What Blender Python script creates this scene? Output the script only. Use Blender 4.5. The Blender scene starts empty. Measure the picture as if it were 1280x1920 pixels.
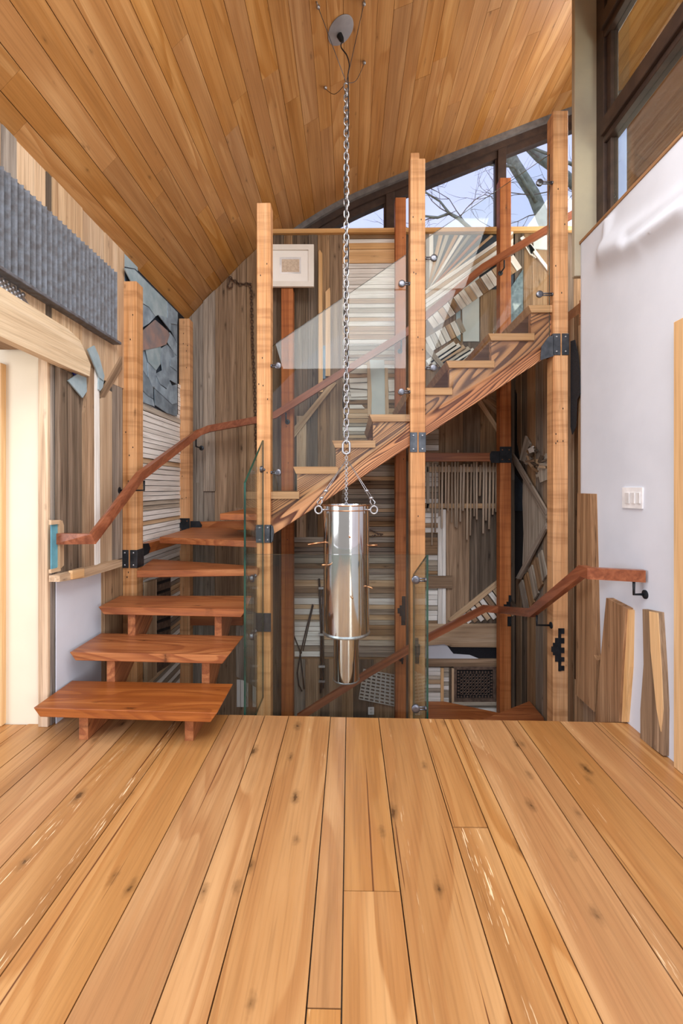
import bpy, bmesh, math, random
from mathutils import Vector, Matrix
R_ = random.Random(7)
S = bpy.context.scene
COL = S.collection
V = Vector

# ------------------------------------------------------------------ camera
H, FPX, HOR, YAW = 1.33, 853.33, 915.0, math.radians(1.0)
cam = bpy.data.objects.new('camera', bpy.data.cameras.new('camera'))
COL.objects.link(cam)
cam.data.sensor_fit = 'VERTICAL'; cam.data.sensor_height = 36; cam.data.sensor_width = 24
cam.data.lens = 16.0
cam.data.shift_y = -(960 - HOR) / 1920
cam.data.clip_start = .05
cam.location = (0, 0, H)
cam.rotation_euler = (math.pi / 2, 0, YAW)
S.camera = cam

# ------------------------------------------------------------------ world, lights, exposure
w = bpy.data.worlds.new('sky'); S.world = w; w.use_nodes = True
nt = w.node_tree; nt.nodes.clear()
def _n(t, **k):
    n = nt.nodes.new(t)
    for a, b in k.items(): setattr(n, a, b)
    return n
tc = _n('ShaderNodeTexCoord'); sep = _n('ShaderNodeSeparateXYZ')
nt.links.new(tc.outputs['Generated'], sep.inputs[0])
r1 = _n('ShaderNodeValToRGB')
r1.color_ramp.elements[0].position = .0; r1.color_ramp.elements[0].color = (.30, .28, .26, 1)
r1.color_ramp.elements[1].position = 1.; r1.color_ramp.elements[1].color = (.46, .54, .93, 1)
for p, c in ((.495, (.34, .32, .3, 1)), (.505, (.85, .87, .95, 1)), (.72, (.60, .66, .96, 1))):
    e = r1.color_ramp.elements.new(p); e.color = c
ma = _n('ShaderNodeMath', operation='MULTIPLY_ADD'); ma.inputs[1].default_value = .5; ma.inputs[2].default_value = .5
nt.links.new(sep.outputs[2], ma.inputs[0]); nt.links.new(ma.outputs[0], r1.inputs[0])
cl = _n('ShaderNodeTexNoise'); cl.inputs['Scale'].default_value = 2.4; cl.inputs['Detail'].default_value = 4
nt.links.new(tc.outputs['Generated'], cl.inputs['Vector'])
cr = _n('ShaderNodeMapRange'); cr.inputs[1].default_value = .52; cr.inputs[2].default_value = .74
cr.inputs[3].default_value = 0; cr.inputs[4].default_value = .75
nt.links.new(cl.outputs[0], cr.inputs[0])
gt = _n('ShaderNodeMath', operation='GREATER_THAN'); gt.inputs[1].default_value = 0
nt.links.new(sep.outputs[2], gt.inputs[0])
mu = _n('ShaderNodeMath', operation='MULTIPLY'); nt.links.new(gt.outputs[0], mu.inputs[0]); nt.links.new(cr.outputs[0], mu.inputs[1])
mx = _n('ShaderNodeMix', data_type='RGBA'); nt.links.new(mu.outputs[0], mx.inputs[0])
nt.links.new(r1.outputs[0], mx.inputs[6]); mx.inputs[7].default_value = (1, 1, 1, 1)
bg = _n('ShaderNodeBackground'); bg.inputs[1].default_value = 1.0
nt.links.new(mx.outputs[2], bg.inputs[0])
wo = _n('ShaderNodeOutputWorld'); nt.links.new(bg.outputs[0], wo.inputs[0])

def area(name, loc, target, sx, sy, power, col=(1, .93, .84)):
    l = bpy.data.lights.new(name, 'AREA'); l.shape = 'RECTANGLE'; l.size = sx; l.size_y = sy
    l.energy = power; l.color = col
    o = bpy.data.objects.new(name, l); COL.objects.link(o); o.location = loc
    o.rotation_euler = (V(target) - V(loc)).to_track_quat('-Z', 'Y').to_euler()
    return o
area('rear_overhead_fill', (.1, -.3, 3.62), (.1, .5, 0), 2.5, 2.1, 90, (.96, .98, 1))  # added overhead fill behind the camera, also mirrored in the upper glass
area('rear_right_fill', (2.5, -2.3, 1.3), (-.6, 3.4, 1.6), 1.7, 2.0, 88, (1, .97, .94))  # added fill from behind, set far right where the guards don't mirror it
area('hall_side_fill', (-3.25, .2, 1.5), (1.6, .6, 1.7), 2.2, 1.6, 56, (.97, .98, 1))  # added side fill from the hall, kept out of the glass reflections
area('overhead_fill', (.3, 1.45, 3.9), (.3, 2.6, 0), 2.2, 1.0, 40, (1, .98, .95))  # added flat fill above the frame, no real opening there
area('upper_hall_daylight', (2.84, 3.9, 4.3), (.4, 4.0, 2.2), 1.2, 1.4, 45, (1, .98, .96))
area('upper_hall_fill', (2.5, 3.9, 3.0), (2.5, 3.9, 5.0), .5, .5, 14, (1, .93, .82))  # added uplight, unseen, brightens the ceiling behind the upper panes
area('upper_room_fill', (2.3, 1.2, 3.2), (2.8, 4.0, 4.6), .7, .7, 26, (1, .95, .86))  # added unseen light so the room behind the bronze window isn't black
S.view_settings.view_transform = 'Standard'
S.view_settings.look = 'None'
S.view_settings.gamma = 1.0
S.view_settings.use_curve_mapping = False
S.view_settings.exposure = 0.42

# ------------------------------------------------------------------ pixel -> place
CAM = V((0, 0, H))
FW = V((-math.sin(YAW), math.cos(YAW), 0)); RT = V((math.cos(YAW), math.sin(YAW), 0)); UP = V((0, 0, 1))
def ray(px, py): return FW + RT * ((px - 640) / FPX) + UP * ((HOR - py) / FPX)
def at(px, py, X=None, Y=None, Z=None):
    d = ray(px, py)
    if X is not None: t = X / d.x
    elif Y is not None: t = Y / d.y
    else: t = (Z - H) / d.z
    return CAM + d * t
LW, BK, RW, PL = -1.66, 4.62, 1.69, 1.575          # wall faces
LOW = -1.6                                          # lower floor
# vault profile (x, z)
PROF = [(-1.66, 3.03), (-1.30, 3.41), (-.943, 3.76), (-.625, 4.05), (-.1, 4.37), (.483, 4.62), (1.615, 5.06), (2.355, 5.33), (3.4, 5.66)]
def zc(x):
    P = PROF
    if x <= P[0][0]: return P[0][1]
    for i in range(len(P) - 1):
        if x <= P[i + 1][0]:
            x0, y0 = P[i]; x1, y1 = P[i + 1]; h = x1 - x0
            def m(k):
                if k == 0: return (P[1][1] - P[0][1]) / (P[1][0] - P[0][0])
                if k == len(P) - 1: return (P[k][1] - P[k - 1][1]) / (P[k][0] - P[k - 1][0])
                return (P[k + 1][1] - P[k - 1][1]) / (P[k + 1][0] - P[k - 1][0])
            t = (x - x0) / h
            return (y0 * (2*t**3 - 3*t**2 + 1) + m(i) * h * (t**3 - 2*t**2 + t) + y1 * (-2*t**3 + 3*t**2) + m(i + 1) * h * (t**3 - t**2))
    return P[-1][1]
def at_ceiling(px, py):
    d = ray(px, py); t = .5
    while t < 8:
        p = CAM + d * t
        if p.z >= zc(p.x): return p
        t += .004
    return p

# ------------------------------------------------------------------ materials
MATS = {}
def base(name, rough=.6, metal=0, spec=.4):
    m = bpy.data.materials.new(name); m.use_nodes = True
    t = m.node_tree; b = t.nodes['Principled BSDF']
    b.inputs['Roughness'].default_value = rough; b.inputs['Metallic'].default_value = metal
    b.inputs['Specular IOR Level'].default_value = spec
    MATS[name] = m
    return m, t, b
def srgb(c):
    return tuple(((v / 255) / 12.92 if v / 255 <= .04045 else ((v / 255 + .055) / 1.055) ** 2.4) for v in c) + (1,)
def obj_coords(t, scale):
    tc = t.nodes.new('ShaderNodeTexCoord'); oi = t.nodes.new('ShaderNodeObjectInfo')
    m = t.nodes.new('ShaderNodeMath'); m.operation = 'MULTIPLY'; m.inputs[1].default_value = 73.0
    t.links.new(oi.outputs['Random'], m.inputs[0])
    c = t.nodes.new('ShaderNodeCombineXYZ')
    for i in range(3): t.links.new(m.outputs[0], c.inputs[i])
    a = t.nodes.new('ShaderNodeVectorMath'); a.operation = 'ADD'
    t.links.new(tc.outputs['Object'], a.inputs[0]); t.links.new(c.outputs[0], a.inputs[1])
    mp = t.nodes.new('ShaderNodeVectorMath'); mp.operation = 'MULTIPLY'; mp.inputs[1].default_value = scale
    t.links.new(a.outputs[0], mp.inputs[0])
    return mp.outputs[0], a.outputs[0], oi
def ramp(t, src, stops):
    r = t.nodes.new('ShaderNodeValToRGB'); e = r.color_ramp.elements
    e[0].position, e[0].color = stops[0][0], stops[0][1]
    e[1].position, e[1].color = stops[-1][0], stops[-1][1]
    for p, c in stops[1:-1]: x = e.new(p); x.color = c
    t.links.new(src, r.inputs[0]); return r.outputs[0]
def noise(t, vec, scale, detail=4, dist=0, rough=.55):
    n = t.nodes.new('ShaderNodeTexNoise'); n.inputs['Scale'].default_value = scale
    n.inputs['Detail'].default_value = detail; n.inputs['Distortion'].default_value = dist
    n.inputs['Roughness'].default_value = rough
    t.links.new(vec, n.inputs['Vector']); return n.outputs[0]
def mix(t, fac, a, b, mode='MIX'):
    m = t.nodes.new('ShaderNodeMix'); m.data_type = 'RGBA'; m.blend_type = mode
    if isinstance(fac, (int, float)): m.inputs[0].default_value = fac
    else: t.links.new(fac, m.inputs[0])
    for k, s in ((6, a), (7, b)):
        if isinstance(s, tuple): m.inputs[k].default_value = s
        else: t.links.new(s, m.inputs[k])
    return m.outputs[2]
def wood(name, dark, mid, light, along=.8, across=13, rough=.6, bump=.25, knots=.5, var=.16, fine=.35, rings=0, ring_col=None, streak=None, spec=.35, ksize=1.0, kd=(1.7, 5.5), chips=None, saw=0):
    m, t, b = base(name, rough, 0, spec)
    v, raw, oi = obj_coords(t, (along, across, across))
    n1 = noise(t, v, 1.0, 5, .8)
    col = ramp(t, n1, [(.28, srgb(dark)), (.5, srgb(mid)), (.72, srgb(light))])
    if rings:
        v2, _, _ = obj_coords(t, (.8, 6, 6))
        wv = t.nodes.new('ShaderNodeTexNoise'); wv.inputs['Scale'].default_value = .55; wv.inputs['Detail'].default_value = 1.5; wv.inputs['Distortion'].default_value = .7
        t.links.new(v2, wv.inputs['Vector'])
        k = t.nodes.new('ShaderNodeMath'); k.operation = 'MULTIPLY'; k.inputs[1].default_value = rings
        t.links.new(wv.outputs[0], k.inputs[0])
        fr = t.nodes.new('ShaderNodeMath'); fr.operation = 'FRACT'; t.links.new(k.outputs[0], fr.inputs[0])
        rr = ramp(t, fr.outputs[0], [(0, (0, 0, 0, 1)), (.42, (.1, .1, .1, 1)), (.74, (.9, .9, .9, 1)), (.92, (1, 1, 1, 1)), (1, (0, 0, 0, 1))])
        col = mix(t, rr, col, srgb(ring_col or dark))
    if knots:
        kv, _, _ = obj_coords(t, (kd[0], kd[1], 0))
        vo = t.nodes.new('ShaderNodeTexVoronoi'); vo.inputs['Scale'].default_value = 1.0; vo.voronoi_dimensions = '2D'
        t.links.new(kv, vo.inputs['Vector'])
        wob = noise(t, raw, 40, 3)
        ad = t.nodes.new('ShaderNodeMath'); ad.operation = 'MULTIPLY_ADD'; ad.inputs[1].default_value = .10
        sx_ = t.nodes.new('ShaderNodeSeparateXYZ'); t.links.new(vo.outputs['Color'], sx_.inputs[0])
        rd = t.nodes.new('ShaderNodeMath'); rd.operation = 'MULTIPLY_ADD'; rd.inputs[1].default_value = .05   # knots differ in size, some are missing
        t.links.new(sx_.outputs[0], rd.inputs[0]); t.links.new(vo.outputs['Distance'], rd.inputs[2])
        t.links.new(wob, ad.inputs[0]); t.links.new(rd.outputs[0], ad.inputs[2])
        kf = ramp(t, ad.outputs[0], [(.05 + .04 * ksize, (1, 1, 1, 1)), (.05 + .06 * ksize, (.55, .55, .55, 1)), (.05 + .15 * ksize, (0, 0, 0, 1))])
        kk = t.nodes.new('ShaderNodeMath'); kk.operation = 'MULTIPLY'; kk.inputs[1].default_value = knots
        t.links.new(kf, kk.inputs[0])
        col = mix(t, kk.outputs[0], col, tuple(x * .32 for x in srgb(dark)[:3]) + (1,))
    fv, _, _ = obj_coords(t, (3.0, 110, 110))
    nf = noise(t, fv, 1.0, 3)
    fcol = ramp(t, nf, [(.3, (.55, .52, .5, 1)), (.55, (1, 1, 1, 1))])
    col = mix(t, fine, col, mix(t, 1.0, col, fcol, 'MULTIPLY'))
    if streak:
        st_ = tuple(streak) + (1.1, 34, .1)[len(streak) - 2:]
        sv, _, _ = obj_coords(t, (st_[2], st_[3], st_[3]))
        sn = noise(t, sv, 1.0, 4, .3)
        sf = ramp(t, sn, [(streak[1], (0, 0, 0, 1)), (streak[1] + st_[4], (1, 1, 1, 1))])
        col = mix(t, sf, col, srgb(streak[0]))
    if saw:
        wv_, _, _ = obj_coords(t, (16, 1.2, 1.2))
        sc = ramp(t, noise(t, wv_, 1.0, 4, .2), [(.36, (.72, .66, .60, 1)), (.5, (1, 1, 1, 1)), (.7, (1.06, 1.05, 1.03, 1))])
        col = mix(t, saw, col, mix(t, 1.0, col, sc, 'MULTIPLY'))
    if chips:
        cv, _, _ = obj_coords(t, (9, 130, 130)); bv, _, _ = obj_coords(t, (.35, 9, 9))
        ck = t.nodes.new('ShaderNodeMath'); ck.operation = 'MULTIPLY'
        t.links.new(ramp(t, noise(t, cv, 1.0, 3), [(.60, (0, 0, 0, 1)), (.66, (1, 1, 1, 1))]), ck.inputs[0])
        t.links.new(ramp(t, noise(t, bv, 1.0, 2), [(.60, (0, 0, 0, 1)), (.68, (1, 1, 1, 1))]), ck.inputs[1])
        col = mix(t, ck.outputs[0], col, srgb(chips))
    hs = t.nodes.new('ShaderNodeHueSaturation')
    mr = t.nodes.new('ShaderNodeMapRange'); mr.inputs[3].default_value = 1 - var; mr.inputs[4].default_value = 1 + var
    t.links.new(oi.outputs['Random'], mr.inputs[0]); t.links.new(mr.outputs[0], hs.inputs['Value'])
    m7 = t.nodes.new('ShaderNodeMath'); m7.operation = 'MULTIPLY'; m7.inputs[1].default_value = 7.31
    t.links.new(oi.outputs['Random'], m7.inputs[0])
    f7 = t.nodes.new('ShaderNodeMath'); f7.operation = 'FRACT'; t.links.new(m7.outputs[0], f7.inputs[0])
    ms = t.nodes.new('ShaderNodeMapRange'); ms.inputs[3].default_value = 1 - var; ms.inputs[4].default_value = 1 + var * .7
    t.links.new(f7.outputs[0], ms.inputs[0]); t.links.new(ms.outputs[0], hs.inputs['Saturation'])
    t.links.new(col, hs.inputs['Color']); t.links.new(hs.outputs[0], b.inputs['Base Color'])
    bp = t.nodes.new('ShaderNodeBump'); bp.inputs['Strength'].default_value = bump; bp.inputs['Distance'].default_value = .004
    ah = t.nodes.new('ShaderNodeMath'); ah.operation = 'ADD'
    t.links.new(nf, ah.inputs[0]); t.links.new(n1, ah.inputs[1]); t.links.new(ah.outputs[0], bp.inputs['Height'])
    t.links.new(bp.outputs[0], b.inputs['Normal'])
    return m
def plain(name, col, rough=.5, metal=0, var=0, spec=.4, nscale=6, col2=None, bump=0, bscale=60):
    m, t, b = base(name, rough, metal, spec)
    v, raw, oi = obj_coords(t, (1, 1, 1))
    n = noise(t, v, nscale, 5)
    c2 = col2 or tuple(max(0, int(x * .86)) for x in col)
    c = ramp(t, n, [(.35, srgb(c2)), (.65, srgb(col))])
    if var:
        hs = t.nodes.new('ShaderNodeHueSaturation'); mr = t.nodes.new('ShaderNodeMapRange')
        mr.inputs[3].default_value = 1 - var; mr.inputs[4].default_value = 1 + var
        t.links.new(oi.outputs['Random'], mr.inputs[0]); t.links.new(mr.outputs[0], hs.inputs['Value'])
        t.links.new(c, hs.inputs['Color']); c = hs.outputs[0]
    t.links.new(c, b.inputs['Base Color'])
    if bump:
        bp = t.nodes.new('ShaderNodeBump'); bp.inputs['Strength'].default_value = bump; bp.inputs['Distance'].default_value = .006
        t.links.new(noise(t, v, bscale, 4), bp.inputs['Height']); t.links.new(bp.outputs[0], b.inputs['Normal'])
    return m

wood('floor_fir', (154, 106, 60), (180, 131, 80), (197, 151, 100), along=.45, across=7, rough=.34, bump=.12, knots=.95, var=.05, fine=.4, streak=((104, 62, 34), .665, .4, 42, .02), spec=.42, ksize=.74, kd=(1.7, 4.0), rings=9, ring_col=(170, 119, 70), chips=(236, 206, 164))
wood('ceiling_cedar', (156, 106, 54), (184, 134, 78), (204, 158, 102), along=.5, across=9, rough=.42, bump=.1, knots=.6, var=.07, fine=.4, spec=.35, ksize=.55, kd=(1.8, 5.5), rings=7, ring_col=(172, 120, 64))
wood('post_fir', (178, 122, 76), (206, 154, 106), (222, 176, 132), along=.5, across=18, rough=.6, bump=.3, knots=.6, var=.05, fine=.5, ksize=.5, kd=(1.2, 4), saw=.8)
wood('post_red', (142, 80, 42), (174, 104, 58), (194, 128, 80), along=.5, across=18, rough=.6, bump=.3, knots=.5, var=.05, fine=.5, ksize=.5, kd=(1.2, 4), saw=.6)
wood('stringer_fir', (160, 100, 62), (192, 132, 86), (208, 154, 108), along=.6, across=8, rough=.5, bump=.2, knots=.6, var=.02, fine=.3, rings=38, ring_col=(86, 44, 28), ksize=.8, kd=(1.0, 2.2))
wood('tread_red', (132, 72, 38), (164, 98, 54), (186, 122, 74), along=.6, across=14, rough=.38, bump=.15, knots=.8, var=.06, fine=.5, rings=16, ring_col=(142, 80, 44), ksize=.62, kd=(2.0, 5))
wood('tread_tan', (142, 100, 64), (176, 132, 90), (196, 154, 112), along=.6, across=14, rough=.5, bump=.2, knots=.5, var=.06, fine=.5, ksize=.6)
wood('rail_red', (114, 60, 36), (142, 80, 50), (164, 100, 66), along=.6, across=22, rough=.33, bump=.08, knots=0, var=.04, fine=.4)
wood('barn_grey', (118, 108, 100), (152, 140, 128), (180, 168, 154), along=.4, across=18, rough=.85, bump=.8, knots=.8, var=.13, fine=.9, streak=((84, 74, 66), .64, .7, 40, .08), spec=.15, ksize=.7)
wood('barn_brown', (122, 98, 76), (154, 126, 98), (182, 152, 122), along=.4, across=16, rough=.85, bump=.8, knots=.8, var=.14, fine=.9, streak=((86, 66, 52), .64, .7, 40, .08), spec=.15, ksize=.7)
wood('barn_dark', (82, 70, 60), (112, 98, 84), (142, 124, 108), along=.4, across=16, rough=.85, bump=.8, knots=.7, var=.14, fine=.9, streak=((58, 48, 42), .62, .7, 40, .08), spec=.15, ksize=.7)
wood('barn_tan', (168, 136, 104), (200, 170, 136), (220, 196, 166), along=.5, across=12, rough=.8, bump=.4, knots=.6, var=.09, fine=.6, streak=((128, 98, 72), .69, .7, 36, .06), spec=.2, ksize=.6)
wood('pale_oak', (196, 170, 138), (220, 198, 166), (234, 216, 190), along=.7, across=12, rough=.7, bump=.3, knots=.3, var=.04, fine=.5, streak=((140, 122, 110), .70, 1.2, 16, .08), spec=.2, ksize=.6)
wood('pine_trim', (204, 156, 100), (224, 180, 126), (236, 200, 150), along=.5, across=14, rough=.5, bump=.15, knots=.4, var=.05, fine=.4, ksize=.6)
wood('lath_white', (206, 202, 196), (236, 234, 230), (246, 246, 244), along=1.2, across=26, rough=.8, bump=.4, knots=.15, var=.05, fine=.4, streak=((170, 146, 122), .73, 1.1, 34, .06), spec=.2)
wood('lath_grey', (140, 130, 118), (178, 168, 154), (206, 198, 184), along=1.0, across=22, rough=.85, bump=.5, knots=.3, var=.13, fine=.7, streak=((108, 92, 76), .66, 1.1, 34, .06), spec=.15)
wood('slab_brown', (124, 90, 60), (162, 122, 86), (190, 150, 110), along=.4, across=20, rough=.8, bump=.7, knots=.5, var=.06, fine=.8, streak=((96, 68, 46), .65, .7, 36, .06), spec=.2, ksize=.7)
wood('dowel_wood', (158, 140, 120), (192, 174, 154), (214, 200, 182), along=1, across=30, rough=.8, bump=.2, knots=0, var=.14)
plain('plaster_white', (214, 219, 230), .85, 0, spec=.15, nscale=2.2, col2=(205, 210, 221), bump=.12, bscale=14)
plain('plaster_cream', (226, 214, 190), .85, 0, spec=.15, nscale=2, col2=(220, 208, 184), bump=.08, bscale=14)
plain('slate', (148, 166, 180), .7, 0, var=.22, nscale=9, col2=(110, 126, 140), bump=.5, bscale=22)
plain('slate_blue', (168, 186, 194), .65, 0, var=.08, nscale=9, col2=(142, 164, 174), bump=.3, bscale=30)
plain('slate_rust', (160, 132, 124), .7, 0, nscale=7, col2=(122, 118, 122), bump=.4, bscale=16)
plain('slate_dark', (56, 68, 82), .7, 0, var=.12, nscale=9, col2=(40, 50, 62), bump=.3)
plain('rusty_steel', (120, 125, 134), .6, .35, nscale=26, col2=(98, 96, 98), bump=.2, bscale=60)
plain('galvanised', (196, 198, 202), .38, .9, nscale=30, col2=(156, 158, 164))
plain('black_steel', (52, 56, 62), .5, .6, nscale=16, col2=(36, 38, 42))
plain('steel_plate', (92, 96, 102), .42, .8, nscale=16, col2=(66, 70, 76))
plain('cast_iron', (128, 108, 96), .6, .3, nscale=20, col2=(90, 76, 68))
plain('rust_chain', (112, 88, 72), .8, .5, nscale=30, col2=(84, 68, 58))
plain('stainless', (226, 226, 228), .10, 1.0, nscale=3, col2=(214, 214, 216))
plain('copper', (206, 150, 110), .3, 1.0, nscale=6)
plain('satin_nickel', (120, 122, 130), .35, .9, nscale=8)
plain('window_bronze', (74, 58, 50), .55, .1, nscale=12, col2=(58, 46, 42))
plain('grey_flashing', (120, 118, 118), .7, .1, nscale=14, col2=(96, 94, 94))
plain('jamb_paint', (176, 166, 144), .75, 0, nscale=4, col2=(164, 156, 138))
plain('black_mesh', (34, 36, 44), .9, 0, nscale=140, col2=(18, 19, 24), bump=1, bscale=160)
plain('black_rubber', (24, 24, 26), .6, 0)
plain('dark_void', (30, 30, 34), .9, 0)
plain('white_plastic', (246, 246, 248), .4, 0)
plain('white_frame', (232, 228, 220), .5, 0, col2=(224, 220, 212))
plain('mat_board', (246, 244, 240), .8, 0, col2=(243, 241, 236))
plain('print_paper', (214, 198, 178), .8, 0, nscale=60, col2=(192, 172, 152))
plain('white_metal', (200, 200, 200), .6, .1, col2=(190, 188, 182))
plain('pale_panel', (206, 214, 214), .7, 0, nscale=4, col2=(192, 202, 204))
plain('canopy_grey', (158, 158, 164), .4, .2)
plain('teal_paint', (104, 166, 184), .6, 0, nscale=10, col2=(84, 140, 158))
plain('blue_bar', (112, 136, 156), .6, .2, nscale=8)
plain('blue_mesh', (118, 140, 148), .7, .2, nscale=40, col2=(88, 108, 118))
plain('cobalt', (34, 40, 110), .3, 0)
plain('bark', (164, 174, 162), .9, 0, nscale=12, col2=(124, 132, 122), bump=.6, bscale=40)
plain('twig', (136, 130, 122), .9, 0)
plain('hall_brown', (176, 128, 84), .7, 0, nscale=3)
plain('ground_dark', (70, 58, 48), .9, 0)
def glass(name, tint=(.94, .97, .955, 1), gloss=1.0):
    m = bpy.data.materials.new(name); m.use_nodes = True; t = m.node_tree; t.nodes.clear()
    o = t.nodes.new('ShaderNodeOutputMaterial'); tr = t.nodes.new('ShaderNodeBsdfTransparent'); tr.inputs[0].default_value = tint
    g = t.nodes.new('ShaderNodeBsdfGlossy'); g.inputs['Roughness'].default_value = 0.0
    fr = t.nodes.new('ShaderNodeFresnel'); ge = t.nodes.new('ShaderNodeNewGeometry')
    ir = t.nodes.new('ShaderNodeMapRange'); ir.inputs[3].default_value = 1.5; ir.inputs[4].default_value = 1 / 1.5   # same reflectance on leaving as on entering
    t.links.new(ge.outputs['Backfacing'], ir.inputs[0]); t.links.new(ir.outputs[0], fr.inputs[0])
    k = t.nodes.new('ShaderNodeMath'); k.operation = 'MULTIPLY'; k.inputs[1].default_value = gloss
    mx = t.nodes.new('ShaderNodeMixShader'); t.links.new(fr.outputs[0], k.inputs[0]); t.links.new(k.outputs[0], mx.inputs[0])
    t.links.new(tr.outputs[0], mx.inputs[1]); t.links.new(g.outputs[0], mx.inputs[2]); t.links.new(mx.outputs[0], o.inputs[0])
    MATS[name] = m
glass('guard_glass', gloss=.62); glass('window_glass', (.97, .98, 1, 1), .8); glass('dark_glass', (.82, .86, .84, 1), 1.0)
plain('glass_edge', (30, 74, 62), .15, 0, spec=.6, col2=(16, 44, 38))

# ------------------------------------------------------------------ object helpers
WM = {}
def link(o, parent=None, M=None):
    COL.objects.link(o)
    M = M or Matrix.Identity(4)
    o.matrix_basis = M
    WM[o.name] = M.copy()
    if parent is not None:
        o.parent = parent
        o.matrix_parent_inverse = WM[parent.name].inverted()
    return o
def tag(o, label=None, cat=None, group=None, kind=None):
    if label: o['label'] = label
    if cat: o['category'] = cat
    if group: o['group'] = group
    if kind: o['kind'] = kind
    return o
def thing(name, loc, label, cat, group=None):
    o = bpy.data.objects.new(name, None); o.empty_display_size = .1
    link(o, None, Matrix.Translation(V(loc)))
    return tag(o, label, cat, group)
def fin(bm, name, mat, parent=None, M=None, smooth=False):
    me = bpy.data.meshes.new(name)
    bmesh.ops.recalc_face_normals(bm, faces=bm.faces[:])
    if smooth:
        for f in bm.faces: f.smooth = True
    bm.to_mesh(me); bm.free()
    for mm in (mat if isinstance(mat, (list, tuple)) else [mat]): me.materials.append(MATS[mm])
    return link(bpy.data.objects.new(name, me), parent, M)
def frame(c, gx, nz):
    z = V(nz).normalized(); x = V(gx); x = (x - z * x.dot(z)).normalized(); y = z.cross(x)
    return Matrix(((x.x, y.x, z.x, c.x), (x.y, y.y, z.y, c.y), (x.z, y.z, z.z, c.z), (0, 0, 0, 1)))
def prism(name, pts, n, thick, mat, parent=None, grain=None, off=0.0, bevel=0.0):
    """flat polygon pts pushed out along n by thick; local X is the grain"""
    n = V(n).normalized(); pts = [V(p) + n * off for p in pts]
    c = sum(pts, V()) / len(pts)
    if grain is None:
        best = max(((pts[i] - pts[i - 1]) for i in range(len(pts))), key=lambda e: e.length); grain = best
    M = frame(c, grain, n); Mi = M.inverted()
    bm = bmesh.new()
    lo = [bm.verts.new(Mi @ p) for p in pts]; hi = [bm.verts.new(Mi @ (p + n * thick)) for p in pts]
    bm.faces.new(lo[::-1]); bm.faces.new(hi)
    for i in range(len(pts)): bm.faces.new((lo[i - 1], lo[i], hi[i], hi[i - 1]))
    if bevel: bmesh.ops.bevel(bm, geom=bm.edges[:], offset=bevel, segments=1, affect='EDGES')
    return fin(bm, name, mat, parent, M)
def box(name, lo, hi, mat, parent=None, grain='X', bevel=0.0):
    lo, hi = V(lo), V(hi); c = (lo + hi) / 2; s = hi - lo
    ax = {'X': (V((1, 0, 0)), V((0, 0, 1))), 'Y': (V((0, 1, 0)), V((0, 0, 1))), 'Z': (V((0, 0, 1)), V((0, -1, 0)))}[grain]
    M = frame(c, *ax); Mi = M.to_3x3().inverted()
    d = Mi @ s; d = V((abs(d.x), abs(d.y), abs(d.z)))
    bm = bmesh.new(); bmesh.ops.create_cube(bm, size=1); bmesh.ops.scale(bm, vec=d, verts=bm.verts)
    if bevel: bmesh.ops.bevel(bm, geom=bm.edges[:], offset=bevel, segments=1, affect='EDGES')
    return fin(bm, name, mat, parent, M)
def add_tube(bm, pts, r, seg=8, rect=None, cap=True, upv=None):
    pts = [V(p) for p in pts]; n = len(pts); rings = []
    u0 = None
    for i, p in enumerate(pts):
        a = (pts[i] - pts[i - 1]).normalized() if i else None
        b = (pts[i + 1] - pts[i]).normalized() if i < n - 1 else None
        t = (a + b).normalized() if (a is not None and b is not None) else (b if a is None else a)
        k = 1.0
        if a is not None and b is not None: k = min(1.6, 1 / max(.3, t.dot(b)))
        if rect:
            s = t.cross(V((0, 0, 1))); s = s.normalized() if s.length > 1e-4 else V((1, 0, 0)); u = s.cross(t).normalized()
            hw, hh = rect[0] / 2, rect[1] / 2
            # mitre only across the bend
            q = [s * hw * sx * k + u * hh * sy for sx, sy in ((-1, -1), (1, -1), (1, 1), (-1, 1))]
        else:
            if u0 is None:
                u0 = t.orthogonal().normalized()
            u0 = (u0 - t * u0.dot(t)).normalized(); s = t.cross(u0)
            rr = r[i] if isinstance(r, (list, tuple)) else r
            q = [(u0 * math.cos(2 * math.pi * j / seg) + s * math.sin(2 * math.pi * j / seg)) * rr for j in range(seg)]
        rings.append([bm.verts.new(p + v) for v in q])
    m = len(rings[0])
    for i in range(n - 1):
        for j in range(m): bm.faces.new((rings[i][j], rings[i][(j + 1) % m], rings[i + 1][(j + 1) % m], rings[i + 1][j]))
    if cap: bm.faces.new(rings[0][::-1]); bm.faces.new(rings[-1])
def tube(name, pts, r, mat, parent=None, seg=8, rect=None, smooth=True):
    pts = [V(p) for p in pts]; c = sum(pts, V()) / len(pts)
    g = pts[-1] - pts[0]
    if g.length < 1e-4: g = V((1, 0, 0))
    M = frame(c, g, g.orthogonal())
    Mi = M.inverted(); bm = bmesh.new()
    if rect:
        add_tube(bm, pts, r, seg, rect); bmesh.ops.transform(bm, matrix=Mi, verts=bm.verts)
    else: add_tube(bm, [Mi @ p for p in pts], r, seg)
    return fin(bm, name, mat, parent, M, smooth and not rect)
def smooth_path(P, n=6):
    P = [V(p) for p in P]; o = []
    for i in range(len(P) - 1):
        a, b, c, d = P[max(i - 1, 0)], P[i], P[i + 1], P[min(i + 2, len(P) - 1)]
        for k in range(n):
            t = k / n
            o.append(.5 * ((2 * b) + (c - a) * t + (2 * a - 5 * b + 4 * c - d) * t * t + (3 * b - a - 3 * c + d) * t ** 3))
    return o + [P[-1]]
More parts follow.
